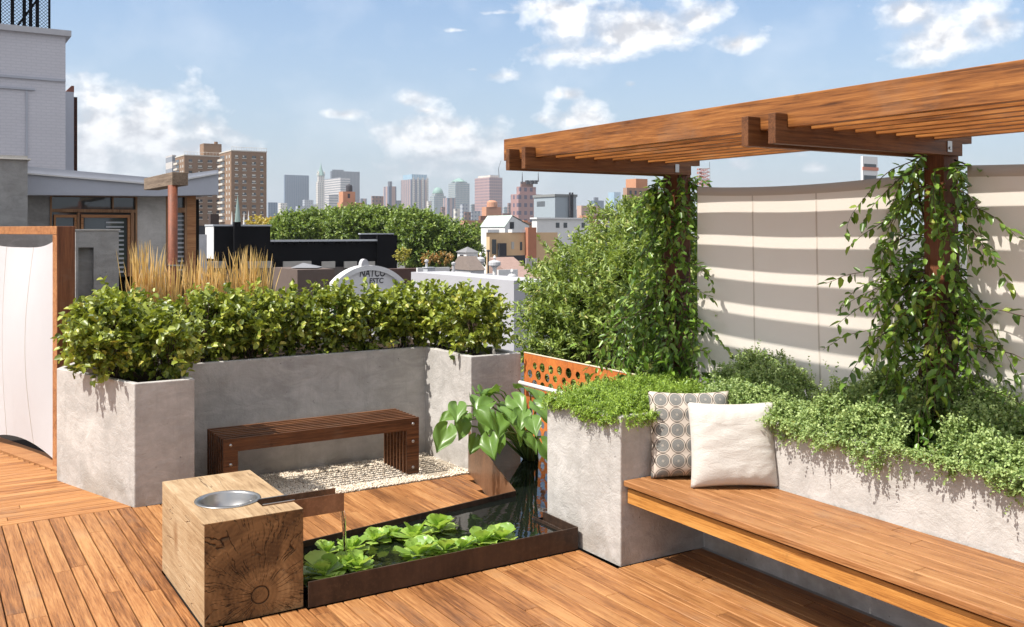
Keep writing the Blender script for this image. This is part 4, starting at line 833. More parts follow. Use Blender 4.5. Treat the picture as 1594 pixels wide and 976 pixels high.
tower('office_tower', 'faint pale blue glass tower far behind, left of the vine', 947, 956, 966, 299, 4200, M_lblue, group=SKY)
r, (x0,y0,x1,y1,z,d) = tower('brick_building', 'brick apartment house with rows of windows, partly hidden by the vine', 970, 976, 1032, 292, 230, plain('brown_brick_far', (.36,.23,.17), .9, 0, .12, .5))
m = MB(); q0 = P(990,278,236); q1 = ONY(1008,278,q0.y); m.box(q0.x,q0.y,z,q1.x,q0.y+4,q0.z); m.build('bulkhead', M_orange, r)
M_dkglass = glassy('window_glass', (.03,.035,.04), .1); M_blind = plain('window_blind', (.45,.44,.41), .7)
for i in range(7):
    for j in range(4):
        wm_ = MB(); xa = x0+.8+i*1.18*(x1-x0)/8.6; zz = z-1.6-j*1.9; wm_.box(xa,y0-.03,zz,xa+.62,y0+.05,zz+.9); wm_.build('window', M_dkglass, r)
# scaffold tower behind the vine, white and red tower
q0 = P(1088,262,300); r = thing('scaffold_tower', 'grey and red lattice construction tower with a thin mast, seen over the canvas', 'tower', (q0.x,q0.y,-14)); mW = MB(); mR = MB(); q1 = P(1105,262,300); wv = (q1-q0); bk = Vector((sT,cT,0))*3
for c in (q0, q1, q0+bk, q1+bk): mW.tube([(c.x,c.y,-14),(c.x,c.y,q0.z)], .14, 4)
nz = 9
for i in range(nz):
    z1_ = q0.z-i*1.15
    for a_, b_ in ((q0,q1),(q0+bk,q1+bk)):
        mW.tube([(a_.x,a_.y,z1_),(b_.x,b_.y,z1_)], .12, 4); mR.tube([(a_.x,a_.y,z1_),(b_.x,b_.y,z1_-1.15)], .10, 4); mR.tube([(b_.x,b_.y,z1_),(a_.x,a_.y,z1_-1.15)], .10, 4)
    mR.box(q0.x+.3,q0.y+.2,z1_-.5,q0.x+.3+(i%3+1)*.6,q0.y+1.2,z1_)
mW.build('frame', plain('scaffold_grey', (.35,.36,.38), .6), r); mR.build('braces', plain('scaffold_red', (.40,.14,.11), .6), r)
m = MB(); qa, qb = P(1104.5,262,300), P(1104.5,252,300); m.tube([qa,qb],.08,4); m.build('mast', M_roofd, r)
r, (x0,y0,x1,y1,z,d) = tower('balcony_tower', 'white and red tower with glazed floors peeking between canvas and pergola beam', 1340, 1343, 1366, 243, 120, plain('white_panel', (.72,.72,.72), .6))
for i, zz in enumerate((1.0, 2.45, 3.9, 5.3)):
    m = MB(); m.box(x0+.25,y0-.04,z-zz-.55,x1-.3,y0+.05,z-zz+.05); m.build('window', M_dkglass, r)
m = MB(); m.box(x0-.1,y0-.1,z-1.75,x1+.1,y0+.02,z-1.35); m.build('red_band', plain('salmon_band', (.6,.25,.18), .7), r)

M_wp = plain('white_render', (.68,.68,.68), .7, 0, .18, 1.2)
M_wdirty = plain('weathered_white', (.50,.50,.52), .8, 0, .35, 1.1)
# more of the packed skyline
for (a_, b_, c_, t_, d_, m_, lb) in (
 (484,486,494,318,2700,M_cream,'tiny pale block squeezed left of the spired tower'),
 (560,562,571,309,2700,M_pink,'narrow pinkish block just right of the dark ribbed tower'),
 (569,571,580,318,2300,M_lowgr,'low grey block between the ribbed tower and the dark brown block'),
 (615,617,625,312,2500,M_dark1,'low dark sliver between the brown chimneyed tower and the striped tower'),
 (664,667,672,313,2600,M_cream,'thin cream block between the striped tower and the domed tower'),
 (686,688,693,322,1900,M_brn,'tiny brown block between the domed and the pyramid-roofed tower'),
 (706,709,716,325,1300,M_cream,'small cream apartment block in front of the pyramid-roofed tower'),
 (722,724,733,330,1300,M_brn,'small brown block below the pyramid-roofed tower'),
 (732,734,741,318,2500,M_wfc,'thin teal-grey block left of the pink grid tower'),
 (783,785,790,322,2300,M_wfc,'thin teal-grey block right of the pink grid tower'),
 (790,792,799,316,2000,M_brn,'narrow brown block touching the stepped brown building'),
 (896,899,910,326,1800,M_dark1,'low dark grey block behind the pinkish building'),
 (930,934,948,326,1500,M_cream,'low cream block left of the pale blue glass tower'),
 (948,951,962,331,900,M_brn,'low brown block under the pale blue glass tower')):
    tower('office_building', lb, a_, b_, c_, t_, d_, m_, group=SKY)
# low rooftops in the middle distance
M_rt = plain('terracotta_far', (.42,.22,.14), .9, 0, .2, .4); M_bg = plain('buff_far', (.48,.38,.28), .9, 0, .15, .4)
for (a_, b_, c_, t_, d_, m_, lb) in (
 (718,724,748,352,150,M_bg,'low buff building at the right edge of the big trees'),
 (742,750,772,346,230,M_wp,'small white flat-roofed block under the orange brick block'),
 (800,806,832,346,160,M_rt,'terracotta-coloured block behind the white gabled house'),
 (770,775,790,340,260,M_bg,'small buff block between the orange brick block and the stepped brown building'),
 (900,908,930,338,170,M_rt,'terracotta block right of the flat-roofed white house'),
 (935,940,962,344,120,M_wdirty,'weathered white block low behind the fine-leaved tree top')):
    r_, bb_ = tower('rooftop_building', lb, a_, b_, c_, t_, d_, m_); k_ = d_/F
    m = MB(); m.box(bb_[0]+(bb_[2]-bb_[0])*.55,bb_[1]+1,bb_[4],bb_[0]+(bb_[2]-bb_[0])*.78,bb_[1]+3.5,bb_[4]+3.2*k_); m.build('roof_bulkhead', m_, r_)
    m = MB(); xx_ = bb_[0]+(bb_[2]-bb_[0])*.2; m.tube([(xx_,bb_[1]+1,bb_[4]),(xx_,bb_[1]+1,bb_[4]+5*k_)], .6*k_, 6); m.build('vent_pipe', M_roofd, r_)
    for i_ in range(3):
        m = MB(); xa_ = bb_[0]+(bb_[2]-bb_[0])*(.12+.3*i_); m.box(xa_,bb_[1]-.06,bb_[4]-4.6*k_,xa_+2.2*k_,bb_[1]+.02,bb_[4]-1.8*k_); m.build('window', M_dkglass, r_)
tower('rooftop_building', 'terracotta roofed low building right of the big trees', 716, 722, 790, 343, 190, plain('terracotta_wall', (.42,.24,.16), .9, 0, .15, .6))
tower('rooftop_building', 'long low dark brown building under the skyline, right of the white house', 925, 928, 985, 335, 200, plain('dark_purple_brick', (.16,.09,.09), .9, 0, .15, .6))
tower('rooftop_building', 'brown low rooftop beyond the terracotta one', 745, 748, 800, 336, 300, plain('brown_wall', (.25,.13,.10), .9, 0, .15, .6))
M_wdirty2 = None
M_wdirty = plain('weathered_white', (.50,.50,.52), .8, 0, .35, 1.1)
# white gabled house
hd_ = 100; q0 = P(786,352,hd_); h = thing('gabled_house', 'white house with a pale green glazed gable roof', 'house', (q0.x,q0.y,-14))
xr = ONY(824,352,q0.y).x; zb_, zt_ = hpx(353,hd_), hpx(336,hd_); m = MB(); xm = ONY(797,336,q0.y).x
m.prism_y([(q0.x,-14),(xr,-14),(xr,zb_+.1),(xm,zt_),(q0.x,zb_)], q0.y, q0.y+5); m.build('wall', M_wp, h)
m = MB(); m.add([(xm,q0.y-.1,zt_+.08),(xm,q0.y+5.1,zt_+.08),(xr+.1,q0.y+5.1,zb_+.15),(xr+.1,q0.y-.1,zb_+.15)],[(0,1,2,3)]); m.add([(xm,q0.y-.1,zt_+.08),(xm,q0.y+5.1,zt_+.08),(q0.x-.1,q0.y+5.1,zb_),(q0.x-.1,q0.y-.1,zb_)],[(3,2,1,0)]); m.build('roof', plain('pale_green_roof', (.42,.50,.46), .5), h)
m = MB(); qa = ONY(797,350,q0.y-.03); m.box(qa.x-.25,q0.y-.04,qa.z-.4,qa.x+.25,q0.y+.02,qa.z+.3); m.build('window', M_roofd, h)
r, (x0,y0,x1,y1,z,d) = tower('white_house', 'flat-roofed white house with dark windows under the blue-grey building', 828, 836, 918, 341, 95, M_wp)
for px in (868, 880, 908):
    m = MB(); qa = ONY(px,350,y0); m.box(qa.x-.22,y0-.03,qa.z-.3,qa.x+.22,y0+.05,qa.z+.22); m.build('window', M_dkglass, r)
m = MB(); m.box(x0-.15,y0-.2,z,x1+.15,y1+.15,z+.16); m.build('parapet', M_wp, r)
r, (x0,y0,x1,y1,z,d) = tower('beige_building', 'beige rendered building with a brick chimney stack and small windows', 757, 762, 868, 362, 78, plain('beige_render', (.62,.43,.26), .9, 0, .2, .8))
m = MB(); qa = ONY(822,354,y0-.5); qb = ONY(835,354,y0-.5); m.box(qa.x,y0-.5,-10,qb.x,y0-.001,qa.z); m.build('chimney', plain('red_brick_far', (.42,.18,.11), .9, 0, .15, 2), r)
for px, py, w_, h_ in ((769,384,.4,1.2),(798,382,.25,.6),(811,383,.2,.7),(819,383,.15,.5)):
    m = MB(); qa = ONY(px,py,y0); m.box(qa.x-w_/2,y0-.04,qa.z-h_/2,qa.x+w_/2,y0+.02,qa.z+h_/2); m.build('window', M_dkglass if px != 798 else M_blind, r)
m = MB(); qa = ONY(781,388,y0-.1); m.box(qa.x-.35,y0-.3,qa.z-.9,qa.x+.35,y0-.01,qa.z+.5); m.build('vent_box', M_roofd, r)
for px0_, px1_ in ((758,776),(796,822)):
    m = MB(); qa, qb = ONY(px0_,358,y0), ONY(px1_,358,y0); m.box(qa.x,y0-.12,z+.001,qb.x,y1,z+.25); m.build('parapet', M_wp, r)
tower('dark_shed', 'small black roof box in front of the beige building', 775, 776, 818, 398, 62, M_roofd, 'shed')
tower('grey_shed', 'small pale rooftop bulkhead beside the black roof box', 818, 819, 836, 402, 60, plain('pale_bulkhead', (.45,.42,.40), .8), 'shed')

# black building with lintels
BD = 60; M_black = plain('black_paint', (.007,.007,.009), .85, 0, .3, .8, .1, .1); M_cop = plain('pale_coping', (.45,.47,.50), .6)
r, (x0,y0,x1,y1,z,d) = tower('black_building', 'long black painted building with a pale cornice and stone window lintels', 318, 322, 618, 377, BD, M_black, deep=7)
m = MB(); qb = ONY(598,377,y0); m.box(x0-.2,y0-.25,z,qb.x,y0+.2,z+.12); m.build('cornice', M_cop, r)
for i in range(26): 
    m = MB(); xx_ = x0+.2+i*(qb.x-x0-.4)/26; m.box(xx_,y0-.2,z-.14,xx_+.14,y0-.002,z-.001); m.build('cornice_block', M_black, r)
m = MB(); qa = ONY(588,366,y0-.3); qb = ONY(618,366,y0-.3); m.box(qa.x,y0-.3,-14,qb.x,y0-.001,qa.z); m.build('side_pier', M_black, r)
m = MB(); m.box(qa.x-1.0,y0+.3,z,qb.x,y1,qa.z+.05); m.build('roof_box', M_black, r); m = MB(); m.box(qa.x-1.05,y0+.25,qa.z+.051,qb.x+.03,y1,qa.z+.13); m.build('roof_coping', M_cop, r)
M_stone = plain('grey_stone_lintel', (.42,.40,.37), .8, 0, .2, 3)
qa = ONY(322,408,y0-.0); z_b = qa.z
m = MB(); m.box(x0,y0-.12,-14,ONY(588,400,y0).x,y0-.001,ONY(500,416,y0).z); m.build('lower_wall', plain('grimy_wall', (.14,.12,.11), .9, 0, .3, 1.5), r)
for px0_, px1_ in ((318,352),(380,424),(441,485),(501,522),(536,556),(571,584)):
    m = MB(); a1, b1 = ONY(px0_,407,y0-.25), ONY(px1_,417,y0-.25); m.box(a1.x,y0-.25,b1.z,b1.x,y0-.121,a1.z); ln_ = m.build('lintel', M_stone, r, bevel=.02)
    m = MB(); m.box(a1.x+.1,y0-.14,b1.z-1.2,b1.x-.1,y0-.1205,b1.z-.001); m.build('window', M_dkglass, r)
q0 = P(333,352,56); r2 = thing('black_penthouse', 'black rooftop penthouse with a white side wall, left of the green church spire', 'rooftop room', (q0.x,q0.y,0)); xb = ONY(421,352,q0.y).x; yb_ = ONX(320,352,q0.x).y
m = MB(); m.box(q0.x,q0.y,0,xb,yb_,q0.z); m.build('wall', M_black, r2); m = MB(); m.box(q0.x-.02,q0.y+.001,0,q0.x-.001,yb_,q0.z-.01); m.build('side_wall', M_wp, r2); m = MB(); m.box(q0.x-.06,q0.y-.06,q0.z,xb+.06,yb_,q0.z+.1); m.build('coping', M_cop, r2)
m = MB(); qa = ONY(365,352,q0.y-.35); qb = ONY(375,352,q0.y-.35); m.box(qa.x,q0.y-.35,0,qb.x,q0.y-.001,q0.z+.25); m.build('chimney', M_black, r2)
tower('roof_hut', 'small grey rooftop hut with a dark door below the penthouse, half hidden by grass', 305, 308, 322, 365, 52, M_wdirty, 'shed')
# small hipped rooflight and low dark roof
q0 = P(452,440,44); r3 = thing('rooflight', 'low grey pyramid rooflight on the dark lower roof', 'rooflight', (q0.x,q0.y,-1)); a1 = P(452,417,44); b1 = P(493,417,44); ap = P(472,409,46)
m = MB(); m.add([a1, b1, b1+Vector((sT,cT,0))*1.4, a1+Vector((sT,cT,0))*1.4, ap], [(0,1,4),(1,2,4),(2,3,4),(3,0,4)]); m.build('roof', plain('lead_grey', (.22,.22,.23), .5), r3)
tower('low_dark_roof', 'low brown brick outbuilding with a dark roof in front of the black building', 425, 463, 521, 420, 43, plain('outbuilding_brick', (.13,.095,.08), .9, 0, .2, 2), 'outbuilding')
tower('brick_wall', 'low dark brick wall behind the white arched gable', 590, 598, 655, 419, 46, plain('dark_brick_wall', (.10,.055,.045), .9, 0, .25, 2), 'wall', deep=.4)

# white arched gable with writing
AD = 38; q0 = P(520,443,AD); r = thing('arched_gable', 'white segmental gable with a small finial and black graffiti', 'gable', (q0.x,q0.y,-3))
qr = ONY(628,443,q0.y); xa, xb = q0.x, qr.x; xm = (xa+xb)/2; zt_ = ONY(572,413,q0.y).z; zs = ONY(520,441,q0.y).z; hw = (xb-xa)/2
rad = (hw*hw+(zt_-zs)**2)/(2*(zt_-zs)); zc = zt_-rad; al = math.asin(hw/rad); arc = [(xm+rad*math.sin(t), zc+rad*math.cos(t)) for t in [-al+2*al*i/24 for i in range(25)]]
m = MB(); m.prism_y([(xa,-3)]+arc+[(xb,-3)], q0.y, q0.y+.5); m.build('wall', M_wp, r)
m = MB(); inner = [(xm+(rad-.20)*math.sin(t), zc+(rad-.20)*math.cos(t)) for t in [-al+2*al*i/24 for i in range(25)]]
vs_ = [(x,q0.y-.12,z) for x,z in arc]+[(x,q0.y-.12,z) for x,z in inner]+[(x,q0.y-.002,z) for x,z in arc]+[(x,q0.y-.002,z) for x,z in inner]
m.add(vs_, [(i,i+1,26+i,25+i) for i in range(24)]+[(i+50,i+51,i+1,i) for i in range(24)]+[(25+i,26+i,76+i,75+i) for i in range(24)]); m.build('arch_moulding', M_wp, r)
m = MB(); fx = ONY(567,403,q0.y); m.prism_y([(fx.x+.17*math.cos(t), fx.z-.30+.30*math.sin(t)) for t in [i*math.pi/8 for i in range(9)]]+[(fx.x-.17,zt_-.05),(fx.x+.17,zt_-.05)], q0.y-.1, q0.y+.2); m.build('finial', M_wdirty, r)
def letters(txt, px0_, px1_, py, yy, hgt, root, shear=.0):
    cu = bpy.data.curves.new('t', 'FONT'); cu.body = txt; cu.size = hgt*1.35; cu.extrude = .004; cu.shear = shear; cu.offset = .006; to = bpy.data.objects.new('t', cu); COL.objects.link(to)
    dg = bpy.context.evaluated_depsgraph_get(); me = bpy.data.meshes.new_from_object(to.evaluated_get(dg)); bpy.data.objects.remove(to)
    a_, b_ = ONY(px0_,py,yy), ONY(px1_,py,yy); xs_ = [v.co.x for v in me.vertices]; s_ = (b_.x-a_.x)/(max(xs_)-min(xs_)); mn = min(xs_); org = ORG[root]
    for v in me.vertices: v.co = Vector((a_.x+(v.co.x-mn)*s_, yy-v.co.z, a_.z+v.co.y))-org
    me.materials.clear(); me.materials.append(M_roofd); link('graffiti', me, root)
letters('NATCO', 560, 600, 431, q0.y-.012, .33, r, .15); letters('ESTC', 575, 597, 441, q0.y-.012, .22, r, .1)
# white roofs, walls and cupola
tower('white_wall', 'low white parapet wall with a grey pipe, right of the arched gable', 648, 650, 700, 417, 40, M_wp, 'wall')
m_ = tower('white_wall', 'long white wall under the cupola roof, behind the right end of the hedge', 696, 700, 772, 428, 37, M_wdirty, 'wall')
q0 = P(712,392,44); r = thing('cupola', 'small white cupola with a hipped grey roof', 'cupola', (q0.x,q0.y,-1)); xc0 = q0.x; cl = P(726,392,44)
x0,y0,x1,y1,z,zb = body(712,726,744,393,44,-1); m = MB(); m.box(x0,y0,zb,x1,y1,z); m.build('wall', M_wp, r)
m = MB(); xm, ym = (x0+x1)/2, (y0+y1)/2; zz = hpx(384,44.5); e_ = .07; m.add([(x0-e_,y0-e_,z),(x1+e_,y0-e_,z),(x1+e_,y1+e_,z),(x0-e_,y1+e_,z),(xm,ym,zz)], [(0,1,4),(1,2,4),(2,3,4),(3,0,4),(3,2,1,0)]); m.build('roof', plain('slate_grey', (.20,.20,.21), .8, 0, .2, 3), r)
m = MB(); qa = ONX(719,401,x0); m.box(x0-.02,qa.y-.16,qa.z-.1,x0,qa.y+.16,qa.z+.14); m.build('opening', M_roofd, r)
x0,y0,x1,y1,z,zb = body(700,732,756,421,43,-3); r = thing('hipped_roof', 'brown-grey hipped roof with white hips below the cupola', 'roof', (x0,y0,-3)); m = MB(); xm, ym = (x0+x1)/2, (y0+y1)/2
m.add([(x0,y0,z),(x1,y0,z),(x1,y1,z),(x0,y1,z),(xm-.3,ym-.3,z+.62),(xm+.3,ym-.3,z+.62),(xm+.3,ym+.3,z+.62),(xm-.3,ym+.3,z+.62)], [(0,1,5,4),(1,2,6,5),(2,3,7,6),(3,0,4,7),(4,5,6,7)]); m.build('tiles', plain('weathered_shingle', (.21,.17,.15), .9, 0, .25, 6), r)
m = MB(); m.box(x0+.05,y0+.05,-3,x1-.05,y1-.05,z-.001); m.build('wall', M_wdirty, r)
def finial_post(px, ptop, pbot, d, label, ball):
    q0 = P(px, ptop, d); r = thing('chimney_column', label, 'chimney', (q0.x,q0.y,-3)); k = d/F; z0_ = q0.z
    m = MB(); m.lathe([(4*k,-3),(3.2*k,z0_-20*k),(3.2*k,z0_-12*k),(5*k,z0_-11*k),(5.5*k,z0_-9.5*k)], (q0.x,q0.y,0), 16); m.build('shaft', M_wp, r, smooth=False)
    m = MB(); m.lathe([(6*k,z0_-9.5*k),(9.5*k,z0_-8*k),(9.5*k,z0_-3*k),(7*k,z0_-1*k),(3*k,z0_)] if not ball else [(5*k,z0_-9.5*k),(7*k,z0_-7*k),(7*k,z0_-3*k),(4*k,z0_)], (q0.x,q0.y,0), 16); m.build('cap', M_wdirty, r)
    m = MB(); m.lathe([(1.2*k,z0_),(1.5*k,z0_+2.5*k),(2.6*k,z0_+3.5*k),(1.2*k,z0_+7*k),(.01,z0_+7.5*k)], (q0.x,q0.y,0), 8); m.build('finial', M_wp, r)
finial_post(770, 405, 445, 34, 'white round chimney column with a wide cap and finial, right of the cupola', False)
finial_post(797, 426, 455, 31, 'shorter white round chimney column nearest the tree', True)
finial_post(748, 400, 412, 44, 'small white urn-topped chimney next to the cupola', True)
tower('white_wall', 'white rendered wall with a small dark opening between the two chimney columns', 774, 776, 806, 420, 36, M_wp, 'wall')
tower('white_roof', 'pale grey flat roof seen between hedge and tree', 640, 800, 860, 437, 28, plain('pale_membrane', (.42,.42,.45), .8, 0, .1, 2), 'roof')
x0,y0,x1,y1,z,zb = body(803,812,850,432,38,-3); r = thing('tiled_roof', 'faded pink tiled lean-to roof beside the right-hand tree', 'roof', (x0,y0,-3)); m = MB()
m.add([(x0,y0,z-.3),(x1,y0,z-.3),(x1,y0+2.5,z+.75),(x0,y0+2.5,z+.75)], [(0,1,2,3)]); m.add([(x0,y0,z-.3),(x0,y0+2.5,z+.75),(x0,y0+2.5,-3),(x0,y0,-3)], [(0,1,2,3)]); m.build('tiles', plain('pink_tile', (.32,.22,.19), .9, 0, .25, 6), r)

# ------------------------------------------------ brick apartment towers
M_tb = brickmat('tower_brick', (.24,.155,.10), (.28,.18,.12), (.22,.15,.11), 1.0, 3., 1.2); M_tbl = plain('lit_tower_brick', (.42,.28,.20), .9, 0, .1, .3)
M_conc_w = plain('pale_balcony', (.56,.52,.46), .8, 0, .1, .5)
def apartments(label, px0, pxc, px1, top, d, rows, cols, nbal, sh):
    root, (x0,y0,x1,y1,z,_) = tower('apartment_tower', label, px0, pxc, px1, top, d, M_tb)
    W = x1-x0; fl = sh
    for r_ in range(rows):
        zz = z-1.9-r_*fl
        for c_ in cols:
            m = MB(); xa = x0+W*c_[0]; xb = x0+W*c_[1]; m.box(xa,y0-.12,zz-1.25,xb,y0-.02,zz)
            o_ = m.build('window', M_dkglass, root); m = MB(); m.box(xa-.15,y0-.22,zz-1.55,xb+.15,y0-.02,zz-1.255)
            if rnd.random() < .6: m.box(xa+.1,y0-.16,zz-.75,xa+(xb-xa)*rnd.choice([.45,.9]),y0-.125,zz-.02)
            m.build('sill', M_conc_w, o_)
    L = y1-y0
    for r_ in range(rows):
        zz = z-2.2-r_*fl; m = MB(); m.box(x0-1.2,y0+L*.55,zz-1.75,x0-.02,y0+L*.97,zz-.75); m.build('balcony', M_conc_w, root)
        m = MB(); m.box(x0-.06,y0+L*.58,zz-.55,x0-.01,y0+L*.95,zz+.9); m.build('window', M_dkglass, root)
        for yy in (.12,.34):
            m = MB(); m.box(x0-.06,y0+L*yy,zz-.9,x0-.01,y0+L*(yy+.08),zz+.5); m.build('window', M_blind, root)
    m = MB(); m.box(x0-.2,y0-.2,z,x1+.2,y1+.2,z+.5); m.build('parapet', M_conc_w, root)
    m = MB()
    for i in range(15): m.tube([(x0+W*i/14,y0,z+.5),(x0+W*i/14,y0,z+2.0)], .07, 4)
    m.tube([(x0,y0,z+2.0),(x1,y0,z+2.0)], .08, 4); m.build('roof_railing', M_conc_w, root)
    return root, (x0,y0,x1,y1,z)
ra, ba = apartments('tall brown brick apartment tower with a sunlit balcony side', 342, 360, 415, 235, 450, 11, ((.10,.19),(.31,.42),(.58,.69),(.82,.90)), 1, 2.95)
rb, bb = apartments('second brown brick apartment block behind and left of the taller-looking tower', 273, 287, 356, 242, 490, 11, ((.10,.17),(.30,.40),(.52,.62),(.72,.82)), 1, 2.95)
q0 = P(317,223,500); q1 = ONY(345,223,q0.y); m = MB(); m.box(q0.x,q0.y,bb[4],q1.x,q0.y+8,q0.z); bh = m.build('bulkhead', M_tb, rb); m = MB(); q2 = P(342,219,500); m.lathe([(1,q0.z),(1,q2.z),(.1,q2.z)], (q2.x,q0.y+3,0), 10); m.build('stack', M_tb, bh)
tower('apartment_tower', 'narrow pale tower edge furthest left behind the brick blocks', 258, 268, 274, 241, 560, M_grey1)
q0 = P(334,345,120); one('chimney_stack', MB().box(q0.x-.5,q0.y,-14,q0.x+.55,q0.y+1,hpx(333,120)), plain('sooty_brick', (.06,.04,.035), .9), 'slim dark chimney stack before the brick apartment blocks', 'chimney')
# church spire
q0 = P(370,352,140); r = thing('church_spire', 'slender pale green copper church spire before the brick tower', 'spire', (q0.x,q0.y,-14)); m = MB(); k = 140/F
m.lathe([(5.4*k,q0.z-1),(5.2*k,q0.z),(4.2*k,q0.z+12*k),(2.2*k,q0.z+32*k),(.5*k,q0.z+46*k),(.01,q0.z+48*k)], (q0.x,q0.y,0), 8); m.build('steeple', plain('aged_copper', (.22,.30,.28), .6, 0, .15, .6), r)
m = MB(); m.box(q0.x-5.2*k,q0.y-.5,-14,q0.x+5.2*k,q0.y+1,q0.z-1); m.build('tower_base', M_wdirty, r)
for px, tp in ((361,329),(380,330),(387,328)):
    m = MB(); qa = P(px,350,140); m.lathe([(1.9*k,qa.z-3),(1.9*k,qa.z),(1.3*k,qa.z+8*k),(.2*k,(CH-140*(tp-HZ)/F)),(.01,(CH-140*(tp-HZ)/F))], (qa.x,qa.y,0), 6); m.build('pinnacle', M_wp, r)
for i in range(1): pass
tower('dark_rooftops', 'dark low roofs below the brick apartment blocks', 300, 305, 345, 351, 110, M_roofd, 'building')

# ------------------------------------------------ trees
def crown(root, c, rad, n, k, L, W, mat, ln=(.3,.8), lumps=3, up=.5, seed=1, clump=None):
    u = unit(nr.normal(size=(n,3))); rr_ = nr.uniform(.35,1,(n,1))**.4; AM = 1 if lumps < 6 else 1.9; f = 1+.16*AM*np.sin(u[:,0:1]*lumps*2.1+seed)*np.cos(u[:,2:3]*lumps*1.7+seed*1.3)+.10*AM*np.sin(u[:,1:2]*lumps*3+seed*2)
    P0 = np.array(c)+u*rr_*f*np.array(rad); D = u+nr.normal(size=(n,3))*.4+np.array([0,0,up*.5])
    V, Q = twig_leaves(P0, D, nr.uniform(*ln, n), k, L, W, .7, .2, .4, .2, .2); return V, Q
def tree(name, label, blobs, base, tr_, n, k, L, W, mat, ln, group, lumps=3):
    root = thing(name, label, 'tree', base, group); st = MB(); top = Vector(blobs[0][0])
    for c, rad in blobs:
        c = Vector(c); b0 = Vector(base); mid = Vector(((base[0]+c.x)/2*.6+base[0]*.4, (base[1]+c.y)/2*.6+base[1]*.4, base[2]*.35+c.z*.65)); st.tube([b0, b0.lerp(mid,.6), mid, c], [tr_, tr_*.8, tr_*.55, tr_*.2], 8)
        for j in range(7):
            a_ = rnd.uniform(0,6.28); e = c+Vector((math.cos(a_)*rad[0]*.75, math.sin(a_)*rad[1]*.75, rad[2]*rnd.uniform(-.4,.7))); s_ = mid.lerp(c, rnd.uniform(.2,1)); st.tube([s_, s_.lerp(e,.5)+Vector((0,0,.1*rad[2])), e], [tr_*.25, tr_*.15, tr_*.05], 5)
    st.build('trunk', M_bark, root, smooth=True); tot = sum(r_[0]*r_[2] for _, r_ in blobs)
    g_ = [crown(root, c, rad, int(n*rad[0]*rad[2]/tot), k, L, W, mat, ln, lumps, .5, i+1) for i, (c, rad) in enumerate(blobs)]
    V, Q = cat(*g_); npmesh('crown', V, Q, mat, root)
def at(px, py, d): return tuple(P(px, py, d))
BT = leafmat('street_tree_leaf', (.04,.085,.014), (.22,.31,.055), .24, .45, yellow=(.38,.40,.12))
for lb, d, bl, n in (
   ('broad green tree at the left of the big tree group behind the black building', 95, [((468,362),(2.9,2.8,1.7)),((505,356),(2.5,2.5,1.6)),((440,366),(1.3,1.5,1.0))], 2900),
   ('tallest broad green tree in the middle of the big tree group', 92, [((560,355),(3.2,3.0,1.7)),((608,357),(3.1,2.9,1.75)),((585,366),(3.0,2.4,1.7))], 3800),
   ('dark rounded tree right of the tallest one, reaching down to the white roofs', 86, [((655,369),(2.7,2.7,2.1)),((692,382),(2.5,2.4,1.9)),((668,395),(2.8,2.4,1.5)),((725,398),(1.4,1.6,1.1))], 3900)):
    b0 = P(bl[0][0][0]+15, 360, d); tree('street_tree', lb, [(at(p[0],p[1],d), r_) for p, r_ in bl], (b0.x,b0.y,-14), .35, n, 7, .31, .19, BT, (.35,.9), 'trees behind the black building', 4)
b0 = P(432,362,130); tree('yellowing_tree', 'small yellowing tree between the brick tower and the big green trees', [(at(432,355,130),(1.3,1.5,1.1))], (b0.x,b0.y,-14), .2, 130, 7, .4, .26, leafmat('yellow_leaf', (.30,.22,.03), (.52,.40,.07), .3), (.3,.8), 'yellow trees by the church')
b0 = P(398,362,130); tree('yellowing_tree', 'small yellow tree just right of the green church spire', [(at(398,353,130),(1.4,1.5,.9)),(at(415,352,130),(1.2,1.5,.9))], (b0.x,b0.y,-14), .2, 200, 7, .4, .26, leafmat('yellow_leaf', (.30,.24,.03), (.48,.38,.07), .3), (.3,.8), 'yellow trees by the church')
b0 = P(632,405,62); tree('rooftop_tree', 'small yellow-green rooftop tree right of the black building', [(at(627,396,62),(.42,.4,.3))], (b0.x,b0.y,-1.5), .04, 60, 6, .16, .1, leafmat('yellow_leaf', (.20,.20,.03), (.42,.38,.07), .3), (.1,.3), None)
b0 = P(700,404,60); tree('rooftop_tree', 'low orange and green planting on the roof behind the white walls', [(at(690,402,60),(.5,.4,.22)),(at(668,403,60),(.4,.4,.2)),(at(735,402,60),(.4,.4,.2))], (b0.x,b0.y,-1.5), .03, 130, 6, .15, .1, leafmat('autumn_leaf', (.12,.14,.03), (.40,.20,.06), .3), (.1,.3), None)
b0 = P(735,352,160); tree('distant_tree', 'distant green trees under the skyline right of the big tree group', [(at(772,358,160),(2.2,2,1.0)),(at(745,366,150),(1.8,2,1.4))], (b0.x,b0.y,-14), .2, 260, 6, .6, .4, BT, (.4,1.), None)
